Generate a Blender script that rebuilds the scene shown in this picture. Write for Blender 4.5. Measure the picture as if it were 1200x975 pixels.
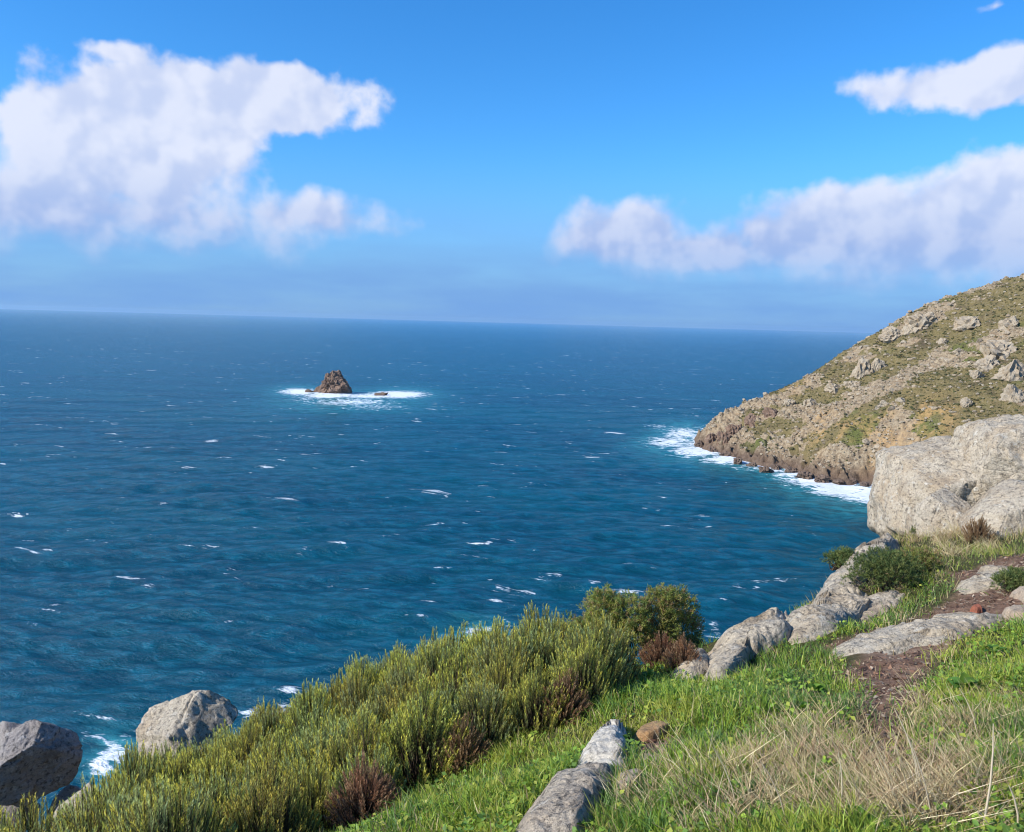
import bpy, bmesh, math
import numpy as np
from mathutils import Matrix, Vector

for o in list(bpy.data.objects):
    bpy.data.objects.remove(o)
S = bpy.context.scene
COL = S.collection
R = math.radians

# ----------------------------------------------------------------- camera
FPX = 950.0                      # focal length in pixels of the 1200 x 975 photograph
ROLL = math.atan(0.0277)
PITCH = math.atan(110.9 / FPX)
CAM = np.array([0.0, 0.0, 100.0])
F_ = np.array([0, math.cos(PITCH), -math.sin(PITCH)])
R0 = np.array([1.0, 0, 0])
U0 = np.array([0, math.sin(PITCH), math.cos(PITCH)])
RI = math.cos(ROLL) * R0 + math.sin(ROLL) * U0
UI = -math.sin(ROLL) * R0 + math.cos(ROLL) * U0
cd = bpy.data.cameras.new('camera')
cd.sensor_width = 36.0
cd.lens = 36.0 * FPX / 1200.0
cd.clip_start = 0.05
cd.clip_end = 200000.0
co = bpy.data.objects.new('camera', cd)
COL.objects.link(co)
m = Matrix.Identity(4)
for i in range(3):
    m[i][0] = RI[i]; m[i][1] = UI[i]; m[i][2] = -F_[i]; m[i][3] = CAM[i]
co.matrix_world = m
S.camera = co


def ray(u, v):
    return F_ + ((u - 600.0) / FPX) * RI - ((v - 487.5) / FPX) * UI


def at(u, v, y):
    d = ray(u, v)
    return CAM + d * (y / d[1])


def azel(u, v):
    d = ray(u, v)
    d = d / np.linalg.norm(d)
    return math.atan2(d[0], d[1]), math.asin(d[2])


# ----------------------------------------------------------------- sky, sun, exposure
SUN_AZ = R(-112.0)               # clockwise from the view direction (+Y)
SUN_EL = R(34.0)
SUN_DIR = np.array([math.sin(SUN_AZ) * math.cos(SUN_EL), math.cos(SUN_AZ) * math.cos(SUN_EL), math.sin(SUN_EL)])


class NT:
    """small helper round a node tree"""
    def __init__(s, nt):
        s.nt = nt
        nt.nodes.clear()

    def n(s, t, ins=None, **props):
        nd = s.nt.nodes.new(t)
        for k, v in props.items():
            setattr(nd, k, v)
        for k, v in (ins or {}).items():
            sock = nd.inputs[k]
            if hasattr(v, 'is_output') or isinstance(v, bpy.types.NodeSocket):
                s.nt.links.new(v, sock)
            else:
                sock.default_value = v
        return nd

    def math(s, op, a, b=0.0, c=0.0, clamp=False):
        nd = s.n('ShaderNodeMath', {0: a, 1: b, 2: c}, operation=op)
        nd.use_clamp = clamp
        return nd.outputs[0]

    def vmath(s, op, a, b=(0, 0, 0), c=(0, 0, 0)):
        nd = s.n('ShaderNodeVectorMath', {0: a, 1: b, 2: c}, operation=op)
        return nd.outputs['Value'] if op in ('LENGTH', 'DOT_PRODUCT') else nd.outputs[0]

    def noise(s, vec, scale, detail=4.0, rough=0.55, dist=0.0):
        nd = s.n('ShaderNodeTexNoise', {'Vector': vec, 'Scale': scale, 'Detail': detail, 'Roughness': rough, 'Distortion': dist})
        return nd.outputs[0]

    def voro(s, vec, scale, feature='F1', out='Distance', rnd=1.0):
        nd = s.n('ShaderNodeTexVoronoi', {'Vector': vec, 'Scale': scale, 'Randomness': rnd}, feature=feature)
        return nd.outputs[out]

    def ramp(s, fac, a, b, lo=0.0, hi=1.0):
        nd = s.n('ShaderNodeMapRange', {'Value': fac, 'From Min': a, 'From Max': b, 'To Min': lo, 'To Max': hi}, interpolation_type='SMOOTHSTEP')
        return nd.outputs[0]

    def mix(s, fac, a, b, blend='MIX'):
        nd = s.n('ShaderNodeMix', {0: fac}, data_type='RGBA', blend_type=blend)
        for k, v in ((6, a), (7, b)):
            if isinstance(v, bpy.types.NodeSocket):
                s.nt.links.new(v, nd.inputs[k])
            else:
                nd.inputs[k].default_value = (*v, 1.0) if len(v) == 3 else v
        return nd.outputs[2]

    def hsv(s, col, h=0.5, sat=1.0, val=1.0):
        return s.n('ShaderNodeHueSaturation', {'Hue': h, 'Saturation': sat, 'Value': val, 'Color': col}).outputs[0]

    def bump(s, h, strength, dist=0.1, normal=None):
        ins = {'Height': h, 'Strength': strength, 'Distance': dist}
        if normal is not None:
            ins['Normal'] = normal
        return s.n('ShaderNodeBump', ins).outputs[0]


W = bpy.data.worlds.new('World')
S.world = W
W.use_nodes = True
w = NT(W.node_tree)
SKY_STRENGTH = 0.1
CLOUD_DARK = (2.6, 3.6, 6.2)
CLOUD_LIGHT = (6.0, 6.35, 7.5)
sky = w.n('ShaderNodeTexSky', sky_type='NISHITA')
sky.sun_disc = False
sky.sun_elevation = SUN_EL
sky.sun_rotation = SUN_AZ
sky.altitude = 100.0
sky.air_density = 1.0
sky.dust_density = 0.6
sky.ozone_density = 2.5
skyc = w.mix(1.0, sky.outputs[0], (0.77, 1.19, 1.62), 'MULTIPLY')
skyc = w.hsv(skyc, 0.5, 1.12, 1.0)

tc = w.n('ShaderNodeTexCoord').outputs['Generated']
dirn = w.vmath('NORMALIZE', tc)
sxyz = w.n('ShaderNodeSeparateXYZ', {0: dirn}).outputs
el = w.math('ARCSINE', sxyz[2])
az = w.math('ARCTAN2', sxyz[0], sxyz[1])
PER = R(76)
azw = w.math('WRAP', az, PER / 2, -PER / 2)      # the same kind of cloud field goes on all round the horizon

# a soft blue-grey haze bank that hides the first degrees above the sea
hz = w.ramp(el, R(12.0), R(1.0))
hzn = w.noise(w.vmath('MULTIPLY', dirn, (3, 3, 16)), 1.6, 4, 0.55)
hz = w.math('MULTIPLY', hz, w.ramp(hzn, 0.15, 0.7, 0.72, 1.0))
skyc = w.mix(hz, skyc, (1.40, 2.95, 5.95))

CLOUDS = [  # pixel centre and radii in the photograph: u, v, ru, rv, weight
    (64, 170, 50, 62, .95), (82, 128, 36, 40, .85), (125, 160, 80, 72, 1.1), (195, 135, 74, 62, 1.05), (165, 205, 125, 66, 1.0), (332, 114, 100, 44, 1.0), (262, 132, 64, 52, .9),
    (120, 246, 220, 56, .78), (350, 252, 150, 42, .62),
    (735, 276, 112, 48, 1.1), (830, 292, 120, 36, .95), (1000, 266, 100, 56, 1.15), (920, 284, 100, 42, 1.05), (1085, 278, 140, 60, 1.15), (1190, 260, 120, 72, 1.2),
    (1000, 318, 460, 44, .45),
    (1160, 92, 128, 34, .70), (145, 60, 70, 24, .34), (1075, 20, 50, 20, .2), (1170, 8, 70, 18, .15),
]
p0 = w.n('ShaderNodeCombineXYZ', {0: azw, 1: el}).outputs[0]
wob = w.n('ShaderNodeTexNoise', {'Vector': dirn, 'Scale': 24.0, 'Detail': 2.0}).outputs[1]
p0 = w.vmath('MULTIPLY_ADD', wob, (0.03, 0.02, 0), p0)
acc = None
for (u, v, ru, rv, wt) in CLOUDS:
    a, e = azel(u, v)
    a = max(-PER / 2 + .001, min(PER / 2 - .001, a))
    ka, ke = FPX * math.cos(a) ** 2 / ru, FPX * .95 / rv
    q = w.vmath('MULTIPLY_ADD', p0, (ka, ke, 0), (-(a + .015) * ka, -(e + .01) * ke, 0))
    b = w.math('MULTIPLY_ADD', w.vmath('LENGTH', q), -max(.8, wt), wt)
    acc = b if acc is None else w.math('SMOOTH_MAX', acc, b, 0.15)
nz = w.noise(dirn, 17.0, 7.0, 0.52)
nz_l = w.noise(dirn, 17.0, 3.0, 0.5)
off = 0.014
nz_s = w.noise(w.vmath('ADD', dirn, (-off, 0, off * .9)), 17.0, 3.0, 0.5)
f1 = w.math('ADD', acc, w.math('MULTIPLY_ADD', nz, 1.15, -.575))
sharp = w.ramp(el, R(5.0), R(12.0), .62, .30)
alpha = w.n('ShaderNodeMapRange', {'Value': f1, 'From Min': .04, 'From Max': sharp}, interpolation_type='SMOOTHSTEP').outputs[0]
lit = w.ramp(w.math('SUBTRACT', nz_l, nz_s), -.14, .12)
# sun shading put into the cloud colour: upper flanks white, undersides blue-grey
rim = w.ramp(acc, .75, .10)
elshade = w.ramp(el, R(4.2), R(10.5))
lit = w.math('MULTIPLY_ADD', lit, .42, w.math('MULTIPLY_ADD', elshade, .55, w.math('MULTIPLY', rim, .12)), clamp=True)
ccol = w.mix(lit, CLOUD_DARK, CLOUD_LIGHT)
alpha = w.math('MULTIPLY', alpha, w.ramp(el, R(0.5), R(6.0), 0.10, 0.95))
final = w.mix(alpha, skyc, ccol)
W.cycles.sampling_method = 'MANUAL'
W.cycles.sample_map_resolution = 256
bg = w.n('ShaderNodeBackground', {'Color': final, 'Strength': SKY_STRENGTH})
w.n('ShaderNodeOutputWorld', {'Surface': bg.outputs[0]})

sd = bpy.data.lights.new('sun', 'SUN')
sd.energy = 4.6
sd.angle = R(0.5)
sd.color = (1.0, 0.945, 0.86)
so = bpy.data.objects.new('sun', sd)
COL.objects.link(so)
so.rotation_euler = Vector(SUN_DIR).to_track_quat('Z', 'Y').to_euler()
so.location = (-60, -10, 160)

S.view_settings.view_transform = 'Standard'
S.view_settings.look = 'None'
S.view_settings.exposure = 0.42
S.view_settings.gamma = 1.0
S.view_settings.use_curve_mapping = False
S.render.engine = 'CYCLES'
S.cycles.max_bounces = 6
S.cycles.diffuse_bounces = 2
S.cycles.glossy_bounces = 2
S.cycles.transmission_bounces = 3
S.cycles.volume_bounces = 0
S.cycles.use_denoising = True
S.cycles.pixel_filter_type = 'BLACKMAN_HARRIS'
S.cycles.filter_width = 1.1
S.cycles.caustics_reflective = False
S.cycles.caustics_refractive = False

# ----------------------------------------------------------------- numpy noise
rng = np.random.default_rng(7)
PERM = np.concatenate([rng.permutation(256)] * 3)
GR = rng.normal(size=(256, 3))
GR /= np.linalg.norm(GR, axis=1)[:, None]


def pn(p, seed=0):
    p = np.asarray(p, float) + seed * 13.71
    i = np.floor(p).astype(np.int64)
    f = p - i
    i &= 255
    u = f * f * f * (f * (f * 6 - 15) + 10)
    out = 0.0
    for a in (0, 1):
        A = PERM[i[:, 0] + a]
        wa = u[:, 0] if a else 1 - u[:, 0]
        for b in (0, 1):
            B = PERM[A + i[:, 1] + b]
            wb = u[:, 1] if b else 1 - u[:, 1]
            for c in (0, 1):
                H = PERM[(B + i[:, 2] + c) % 512]
                g = GR[H]
                wc = u[:, 2] if c else 1 - u[:, 2]
                out = out + wa * wb * wc * (g[:, 0] * (f[:, 0] - a) + g[:, 1] * (f[:, 1] - b) + g[:, 2] * (f[:, 2] - c))
    return out * 1.6


def fbm(p, octv=4, seed=0, gain=.5, lac=2.03):
    s, a, k = 0.0, 1.0, 1.0
    for o in range(octv):
        s = s + a * pn(p * k, seed + o)
        a *= gain
        k *= lac
    return s


def ridged(p, octv=4, seed=0, gain=.5):
    s, a, k = 0.0, 1.0, 1.0
    for o in range(octv):
        s = s + a * (1 - 2 * np.abs(pn(p * k, seed + o)))
        a *= gain
        k *= 2.07
    return s


def worley(p, seed=0):
    """F1, F2 and the id of the nearest cell"""
    p = np.asarray(p, float)
    i = np.floor(p).astype(np.int64)
    f1 = np.full(len(p), 9.0); f2 = np.full(len(p), 9.0); cid = np.zeros(len(p), int)
    for dx in (-1, 0, 1):
        for dy in (-1, 0, 1):
            for dz in (-1, 0, 1):
                c = i + (dx, dy, dz)
                h = PERM[(PERM[(PERM[(c[:, 0] + seed) & 255] + c[:, 1]) & 255] + c[:, 2]) & 255]
                j = c + .5 + .45 * GR[h] * 1.4
                d = np.linalg.norm(p - j, axis=1)
                near = d < f1
                f2 = np.where(near, f1, np.minimum(f2, d))
                cid = np.where(near, h, cid)
                f1 = np.where(near, d, f1)
    return f1, f2, cid


def sstep(a, b, x):
    t = np.clip((x - a) / (b - a), 0, 1)
    return t * t * (3 - 2 * t)


def xyz(x, y, z=0.0):
    return np.stack([x, y, np.broadcast_to(z, np.shape(x))], -1)


class TPS:
    def __init__(s, pts, vals, reg=1e-3):
        pts = np.array(pts, float); n = len(pts)
        s.p = pts
        K = s.phi(np.linalg.norm(pts[:, None] - pts[None], axis=2)) + np.eye(n) * reg
        P = np.c_[np.ones(n), pts]
        A = np.block([[K, P], [P.T, np.zeros((3, 3))]])
        sol = np.linalg.solve(A, np.r_[np.array(vals, float), 0, 0, 0])
        s.w, s.a = sol[:n], sol[n:]

    @staticmethod
    def phi(r):
        return r * r * np.log(np.maximum(r, 1e-9))

    def __call__(s, x, y):
        out = s.a[0] + s.a[1] * x + s.a[2] * y
        for (px, py), wt in zip(s.p, s.w):
            out = out + wt * s.phi(np.hypot(x - px, y - py))
        return out


# ----------------------------------------------------------------- mesh helpers
def mesh(name, V, Fc, mat, attrs=None, smooth=True):
    V = np.asarray(V, np.float32)
    Fc = np.asarray(Fc, np.int32)
    k = Fc.shape[1]
    me = bpy.data.meshes.new(name)
    me.vertices.add(len(V))
    me.vertices.foreach_set('co', V.ravel())
    me.loops.add(Fc.size)
    me.loops.foreach_set('vertex_index', Fc.ravel())
    me.polygons.add(len(Fc))
    me.polygons.foreach_set('loop_start', np.arange(0, Fc.size, k, dtype=np.int32))
    me.polygons.foreach_set('use_smooth', np.full(len(Fc), smooth))
    for an, av in (attrs or {}).items():
        av = np.asarray(av, np.float32)
        if av.ndim == 1:
            at_ = me.attributes.new(an, 'FLOAT', 'POINT')
            at_.data.foreach_set('value', av)
        else:
            at_ = me.attributes.new(an, 'FLOAT_COLOR', 'POINT')
            at_.data.foreach_set('color', np.c_[av, np.ones(len(av))].astype(np.float32).ravel())
    me.update(calc_edges=True)
    me.materials.append(mat)
    return me


def link(name, me, loc=(0, 0, 0), parent=None, **tags):
    o = bpy.data.objects.new(name, me)
    o.location = loc
    o.parent = parent
    COL.objects.link(o)
    for k, v in tags.items():
        if v is not None:
            o[k] = v
    return o


def grid_faces(nr, nc):
    i = np.arange(nr - 1)[:, None] * nc + np.arange(nc - 1)[None]
    return np.stack([i, i + 1, i + nc + 1, i + nc], -1).reshape(-1, 4)


def compact(V, Fc, keepF, attrs=None):
    Fc = Fc[keepF]
    used = np.unique(Fc)
    idx = np.full(len(V), -1)
    idx[used] = np.arange(len(used))
    return V[used], idx[Fc], {k: v[used] for k, v in (attrs or {}).items()}


_ico = {}


def ico(sub):
    if sub not in _ico:
        bm = bmesh.new()
        bmesh.ops.create_icosphere(bm, subdivisions=sub, radius=1.0)
        V = np.array([v.co[:] for v in bm.verts])
        V /= np.linalg.norm(V, axis=1)[:, None]
        Fc = np.array([[v.index for v in f.verts] for f in bm.faces])
        bm.free()
        _ico[sub] = (V, Fc)
    return _ico[sub]


def new_mat(name):
    mt = bpy.data.materials.new(name)
    mt.use_nodes = True
    return mt, NT(mt.node_tree)


# ----------------------------------------------------------------- materials
def rock_material(name, pale, tan, lichen, scale=1.0, dark=0.5, tanmix=0.5, bump=0.6):
    mt, n = new_mat(name)
    p = n.n('ShaderNodeTexCoord').outputs['Object']
    if scale != 1.0:
        p = n.vmath('MULTIPLY', p, (scale,) * 3)
    big = n.noise(p, 1.7, 5, .6)
    mid = n.noise(p, 7.0, 6, .65)
    fine = n.noise(p, 60.0, 3, .7)
    grain = n.voro(p, 95.0, 'F1', 'Color')
    gv = n.n('ShaderNodeSeparateXYZ', {0: grain}).outputs[0]
    c = n.mix(n.ramp(big, .5 - .22 * tanmix, .5 + .3 * (1.1 - tanmix)), pale, tan)
    c = n.mix(n.ramp(mid, .52, .72), c, lichen)
    c = n.mix(n.math('MULTIPLY', n.ramp(n.noise(p, 17.0, 6, .75), .51, .62), dark), c, (.055, .05, .045))
    c = n.mix(n.math('MULTIPLY', n.ramp(n.noise(n.vmath('MULTIPLY', p, (1, 1, .35)), 3.3, 5, .7), .56, .72), dark * .8), c, (.12, .10, .085))
    c = n.mix(n.ramp(gv, 0.0, 1.0, 0.0, 0.45), c, n.hsv(c, .5, .9, .45))
    c = n.mix(n.math('MULTIPLY', n.ramp(fine, .55, .75), .5), c, n.hsv(c, .5, .7, 1.55))
    h = n.math('MULTIPLY_ADD', n.noise(p, 9.0, 8, .68), 1.0, n.math('MULTIPLY', fine, .16))
    h = n.math('MULTIPLY_ADD', n.ramp(n.voro(p, 2.3, 'DISTANCE_TO_EDGE'), 0, .05), .12, h)
    nb = n.bump(h, bump, .09 / scale)
    b = n.n('ShaderNodeBsdfPrincipled', {'Base Color': c, 'Roughness': .92, 'Normal': nb, 'Specular IOR Level': .2})
    n.n('ShaderNodeOutputMaterial', {'Surface': b.outputs[0]})
    return mt


M_ROCK = rock_material('granite_pale', (.52, .445, .335), (.44, .34, .225), (.62, .57, .47), dark=.7, bump=.8)
M_ROCK_GREY = rock_material('granite_grey', (.45, .38, .29), (.41, .31, .21), (.56, .50, .41), dark=.75, bump=.8)
M_ROCK_SHADED = rock_material('granite_shaded', (.30, .27, .25), (.25, .21, .18), (.42, .40, .37), dark=.8)  # darker copy of the granite, with shade put into its colour
M_ROCK_WHITE = rock_material('granite_white', (.58, .53, .44), (.48, .42, .33), (.68, .64, .56), dark=.6)
M_ROCK_TAN = rock_material('stone_tan', (.42, .33, .24), (.38, .27, .17), (.5, .44, .36), dark=.35)
M_ROCK_OCHRE = rock_material('stone_ochre', (.42, .26, .12), (.36, .20, .09), (.45, .33, .2), dark=.4)
M_ROCK_FAR = rock_material('granite_far', (.46, .385, .28), (.40, .30, .19), (.52, .46, .36), scale=.12, dark=.6, bump=.9)
M_ROCK_WET = rock_material('rock_shore', (.20, .14, .105), (.17, .115, .08), (.30, .23, .18), scale=.15, dark=.8, bump=.9)
M_ROCK_SEA = rock_material('rock_sea', (.26, .17, .12), (.22, .135, .085), (.42, .33, .27), scale=.15, dark=.7, bump=1.0)


def leaf_material(name, rand=0.12, rough=.6, trans=.3):
    mt, n = new_mat(name)
    c = n.n('ShaderNodeAttribute', attribute_name='tint').outputs['Color']
    oi = n.n('ShaderNodeObjectInfo').outputs['Random']
    c = n.hsv(c, n.math('MULTIPLY_ADD', oi, .03, .485), 1.0, n.math('MULTIPLY_ADD', oi, rand * 2, 1 - rand))
    b = n.n('ShaderNodeBsdfPrincipled', {'Base Color': c, 'Roughness': rough, 'Specular IOR Level': .3})
    t = n.n('ShaderNodeBsdfTranslucent', {'Color': n.hsv(c, .49, 1.1, 1.2)})
    mx = n.n('ShaderNodeMixShader', {0: trans, 1: b.outputs[0], 2: t.outputs[0]})
    n.n('ShaderNodeOutputMaterial', {'Surface': mx.outputs[0]})
    return mt


M_LEAF = leaf_material('foliage', .12, .6, .4)
M_GRASS = leaf_material('grass_blades', 0.0, .5, .35)
M_DRY = leaf_material('dry_stems', .1, .7, .2)
M_WOOD = leaf_material('woody_stems', .1, .9, 0.0)

# ----------------------------------------------------------------- the foreground hillside
CTRL_PX = [  # u, v of a spot of bare ground and its distance ahead in metres
    (1200, 975, 2.75), (900, 975, 2.95), (600, 985, 3.35), (430, 985, 4.1),
    (1060, 790, 6.0), (1190, 725, 7.4), (1080, 690, 9.3), (1195, 645, 11.0), (1060, 632, 14.0), (1195, 598, 14.0),
    (850, 790, 7.0), (850, 746, 8.1), (900, 726, 8.6), (945, 708, 9.5), (985, 672, 11.2), (1025, 646, 13.2), (930, 775, 7.2), (985, 730, 8.8), (795, 790, 7.2), (810, 768, 8.0), (700, 835, 5.9), (600, 895, 5.0), (900, 850, 4.7), (750, 930, 3.7),
    (1000, 900, 3.7), (1150, 880, 3.9), (1000, 755, 7.2),
    (550, 812, 8.6), (400, 865, 8.0), (270, 925, 8.0), (140, 985, 8.3), (690, 790, 8.3), (500, 930, 5.2), (330, 985, 5.6),
    (60, 1005, 9.2), (480, 820, 9.2),
]
pts, zs = [], []
for u, v, y in CTRL_PX:
    p = at(u, v, y)
    pts.append(p[:2]); zs.append(p[2])
for x, y, z in [(-2.4, 3.2, -3.05), (-4.2, 5.5, -4.5), (-3.2, 1.5, -2.75), (0, 0, -1.6), (2.2, .3, -1.42), (-1.8, 0, -2.05),
                (0, -5, -1.0), (5, 0, -1.05), (-6, -4, -3.2), (7, 5, -1.55), (9.5, 9.5, -2.0), (12, 14, -2.6), (11, 2, -.9),
                (-5, 10.5, -6.9), (-7, 10.5, -7.7), (-8.5, 7, -7.2), (-9, 2, -5.6), (7, 16, -4.2), (10, 18, -4.0), (3.9, 11.5, -3.9),
                (2.2, 9.7, -4.0), (0, 10.5, -4.9), (-2.5, 10.5, -5.9)]:
    pts.append((x, y)); zs.append(100 + z)
TERR = TPS(pts, zs, 2e-3)
EDGE_X = [-40, -9, -7, -5.4, -3.6, -1, 1, 2.2, 3.2, 4.4, 6.0, 7.5, 9, 12, 30, 120]
EDGE_Y = [6, 9.5, 11.3, 12.2, 10.0, 10.2, 10.0, 9.2, 9.8, 11.4, 14.2, 16.3, 18, 19.5, 24, 30]


def ground(x, y, detail=True):
    x = np.asarray(x, float); y = np.asarray(y, float)
    xc = np.clip(x, -9, 13); yc = np.clip(y, -6, 18)
    z = TERR(xc, yc)
    z = z - .62 * np.maximum(-9 - x, 0) + .10 * np.maximum(x - 13, 0) + .12 * np.maximum(-6 - y, 0)
    e = y - np.interp(x, EDGE_X, EDGE_Y)
    big = pn(xyz(x * .06, y * .06), 31) if detail else 0
    far = sstep(2, 25, e)
    z = z - 1.35 * np.log1p(np.exp(np.clip(e * 2.2, -30, 300))) / 2.2 * (1 - .18 * big * far)
    if detail:
        P = xyz(x, y)
        z = z + .06 * fbm(P * .9, 3, 3) + .022 * fbm(P * 3.7, 3, 9)
        z = z + far * 3.5 * ridged(P * .09, 3, 41)
    return np.maximum(z, -7.0)


def hit(u, v, off=0.0, tmin=1.5, tmax=60.0):
    """where the sight line of a pixel meets the foreground hillside"""
    d = ray(u, v); d = d / d[1]
    t = np.geomspace(tmin, tmax, 260)
    for _ in range(2):
        P = CAM[None] + t[:, None] * d[None]
        below = P[:, 2] < ground(P[:, 0], P[:, 1]) + off
        if not below.any():
            return None
        k = int(np.argmax(below))
        t = np.linspace(t[max(k - 1, 0)], t[k], 14)
    return P[k]


def spot(u, v):
    """the ground a pixel shows, or the nearest ground straight below it in the picture"""
    while True:
        h = hit(u, v)
        if h is not None and h[1] < 17:
            return h
        v += 4


def poly_xy(px):
    out = []
    for u, v in px:
        h = hit(u, v)
        if h is not None:
            out.append(h[:2])
    return np.array(out)


def inside(poly, x, y):
    c = np.zeros(len(x), bool)
    j = len(poly) - 1
    for i in range(len(poly)):
        xi, yi = poly[i]; xj, yj = poly[j]
        cond = ((yi > y) != (yj > y)) & (x < (xj - xi) * (y - yi) / (yj - yi + 1e-12) + xi)
        c ^= cond
        j = i
    return c


def poly_dist(poly, x, y):
    d = np.full(len(x), 1e9)
    for i in range(len(poly)):
        a, b = poly[i - 1], poly[i]
        ab = b - a
        t = np.clip(((x - a[0]) * ab[0] + (y - a[1]) * ab[1]) / (ab @ ab + 1e-12), 0, 1)
        d = np.minimum(d, np.hypot(x - a[0] - t * ab[0], y - a[1] - t * ab[1]))
    return d


PATH = poly_xy([(1010, 905), (1000, 850), (985, 800), (1000, 765), (960, 762), (1040, 735), (1090, 712), (1120, 690), (1105, 672),
                (1170, 655), (1230, 640), (1230, 668), (1200, 690), (1230, 705), (1200, 730), (1130, 745), (1095, 770), (1080, 810), (1075, 850), (1080, 900)])
SOIL = poly_xy([(735, 870), (770, 860), (800, 870), (795, 890), (775, 905), (750, 900)])


def bare(x, y):
    """1 on the trodden earth, 0 in the grass"""
    jit = .12 * pn(xyz(x * 2.2, y * 2.2), 77)
    d = np.where(inside(PATH, x, y), -1, 1) * poly_dist(PATH, x, y) + jit
    d2 = np.where(inside(SOIL, x, y), -1, 1) * poly_dist(SOIL, x, y) + jit * .4
    return np.maximum(1 - sstep(-.15, .12, d), 1 - sstep(-.08, .05, d2))


def stretch(a, b, step, lo, hi, k=1.12):
    c = list(np.arange(a, b + step / 2, step))
    s, x = step, c[-1]
    while x < hi:
        s *= k; x += s; c.append(x)
    s, x = step, c[0]
    while x > lo:
        s *= k; x -= s; c.insert(0, x)
    return np.array(c)


def build_ground():
    gx = stretch(-9, 13, .075, -260, 330)
    gy = stretch(0, 18, .075, -160, 230)
    X, Y = np.meshgrid(gx, gy)
    x, y = X.ravel(), Y.ravel()
    z = ground(x, y)
    b = np.where((np.abs(x) < 20) & (y < 25) & (y > -10), bare(x, y), 0)
    e = y - np.interp(x, EDGE_X, EDGE_Y)
    cliff = sstep(1, 9, e)
    Fc = grid_faces(len(gy), len(gx))
    keep = (z[Fc] > -6.9).any(1)
    V, Fc, at_ = compact(np.c_[x, y, z], Fc, keep, {'bare': b, 'cliff': cliff})
    mt, n = new_mat('hillside_soil')
    p = n.n('ShaderNodeTexCoord').outputs['Object']
    bn = n.n('ShaderNodeAttribute', attribute_name='bare').outputs['Fac']
    cl = n.n('ShaderNodeAttribute', attribute_name='cliff').outputs['Fac']
    n1 = n.noise(p, 2.2, 6, .65); n2 = n.noise(p, 16, 6, .7); n3 = n.noise(p, 70, 3, .7)
    turf = n.mix(n.ramp(n1, .35, .65), (.05, .055, .018), (.085, .075, .03))
    turf = n.mix(n.ramp(n2, .5, .75), turf, (.15, .115, .06))
    soil = n.mix(n.ramp(n2, .35, .65), (.125, .072, .046), (.25, .15, .10))
    soil = n.mix(n.ramp(n1, .45, .7), soil, (.30, .205, .14))
    soil = n.mix(n.ramp(n3, .58, .72), soil, (.32, .245, .17))
    c = n.mix(bn, turf, soil)
    rk = n.mix(n.ramp(n.noise(p, .35, 6, .65), .4, .6), (.09, .10, .04), (.34, .29, .23))
    c = n.mix(cl, c, rk)
    h = n.math('MULTIPLY_ADD', n2, 1.0, n.math('MULTIPLY', n3, .35))
    bs = n.n('ShaderNodeBsdfPrincipled', {'Base Color': c, 'Roughness': .95, 'Normal': n.bump(h, .8, .05), 'Specular IOR Level': .15})
    n.n('ShaderNodeOutputMaterial', {'Surface': bs.outputs[0]})
    link('hillside', mesh('hillside', V, Fc, mt, at_), kind='structure')


build_ground()

# ----------------------------------------------------------------- the far headland
COAST_PX = [(816, 521), (845, 532), (872, 541), (905, 551), (935, 552), (962, 562), (990, 567), (1012, 566), (1040, 577), (1066, 586)]
COAST = [at(u, v, 100.0 / -((ray(u, v) / ray(u, v)[1])[2]))[:2] for u, v in COAST_PX]
COAST = [np.array(c) for c in COAST] + [np.array(c) for c in ((262, 462), (300, 415), (350, 372), (380, 330))]
FARSIDE = [np.array(c) for c in ((172, 735), (205, 790), (262, 850), (340, 900), (450, 950))]
RIDGE_PX = [(832, 499, 690), (850, 485, 692), (875, 474, 697), (900, 464, 702), (935, 448, 707), (955, 437, 709), (975, 423, 710), (1000, 407, 710), (1025, 392, 709),
            (1050, 379, 708), (1080, 362, 706), (1120, 348, 704), (1160, 337, 702), (1200, 328, 700), (1260, 316, 700), (1330, 304, 700)]
hp, hzv = [], []
for c in COAST:
    hp.append(c); hzv.append(0.0)
for c in FARSIDE:
    hp.append(c); hzv.append(0.0)
allc = [np.array((600, 250))] + COAST[::-1] + FARSIDE + [np.array((640, 1000))]
rid = []
for u, v, y in RIDGE_PX:
    p = at(u, v, y)
    rid.append(p); hp.append(p[:2]); hzv.append(p[2])
    if u > 860:
        q = p[:2] + (26, 42); hp.append(q); hzv.append(p[2] - 9 - .12 * p[2])
        q = p[:2] + (45, 95); hp.append(q); hzv.append(p[2] * .62 - 6)
for x, y, z in [(232, 560, 30), (255, 590, 50), (290, 600, 66), (330, 600, 80), (285, 520, 45), (330, 520, 62), (380, 560, 95), (400, 460, 66), (500, 500, 120),
                (560, 640, 165), (250, 640, 44), (300, 660, 80), (215, 610, 22), (350, 650, 103), (620, 400, 130), (150, 690, -12), (130, 640, -14), (160, 590, -13),
                (200, 520, -14), (230, 470, -14), (250, 410, -14), (140, 760, -14), (220, 860, -14), (400, 980, -14), (310, 360, -13)]:
    hp.append(np.array((x, y))); hzv.append(z)
HEAD = TPS(hp, hzv, 2.0)


def headland_base(x, y):
    z = HEAD(x, y)
    return np.where(z > 0, z, z * 1.5)


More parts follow.
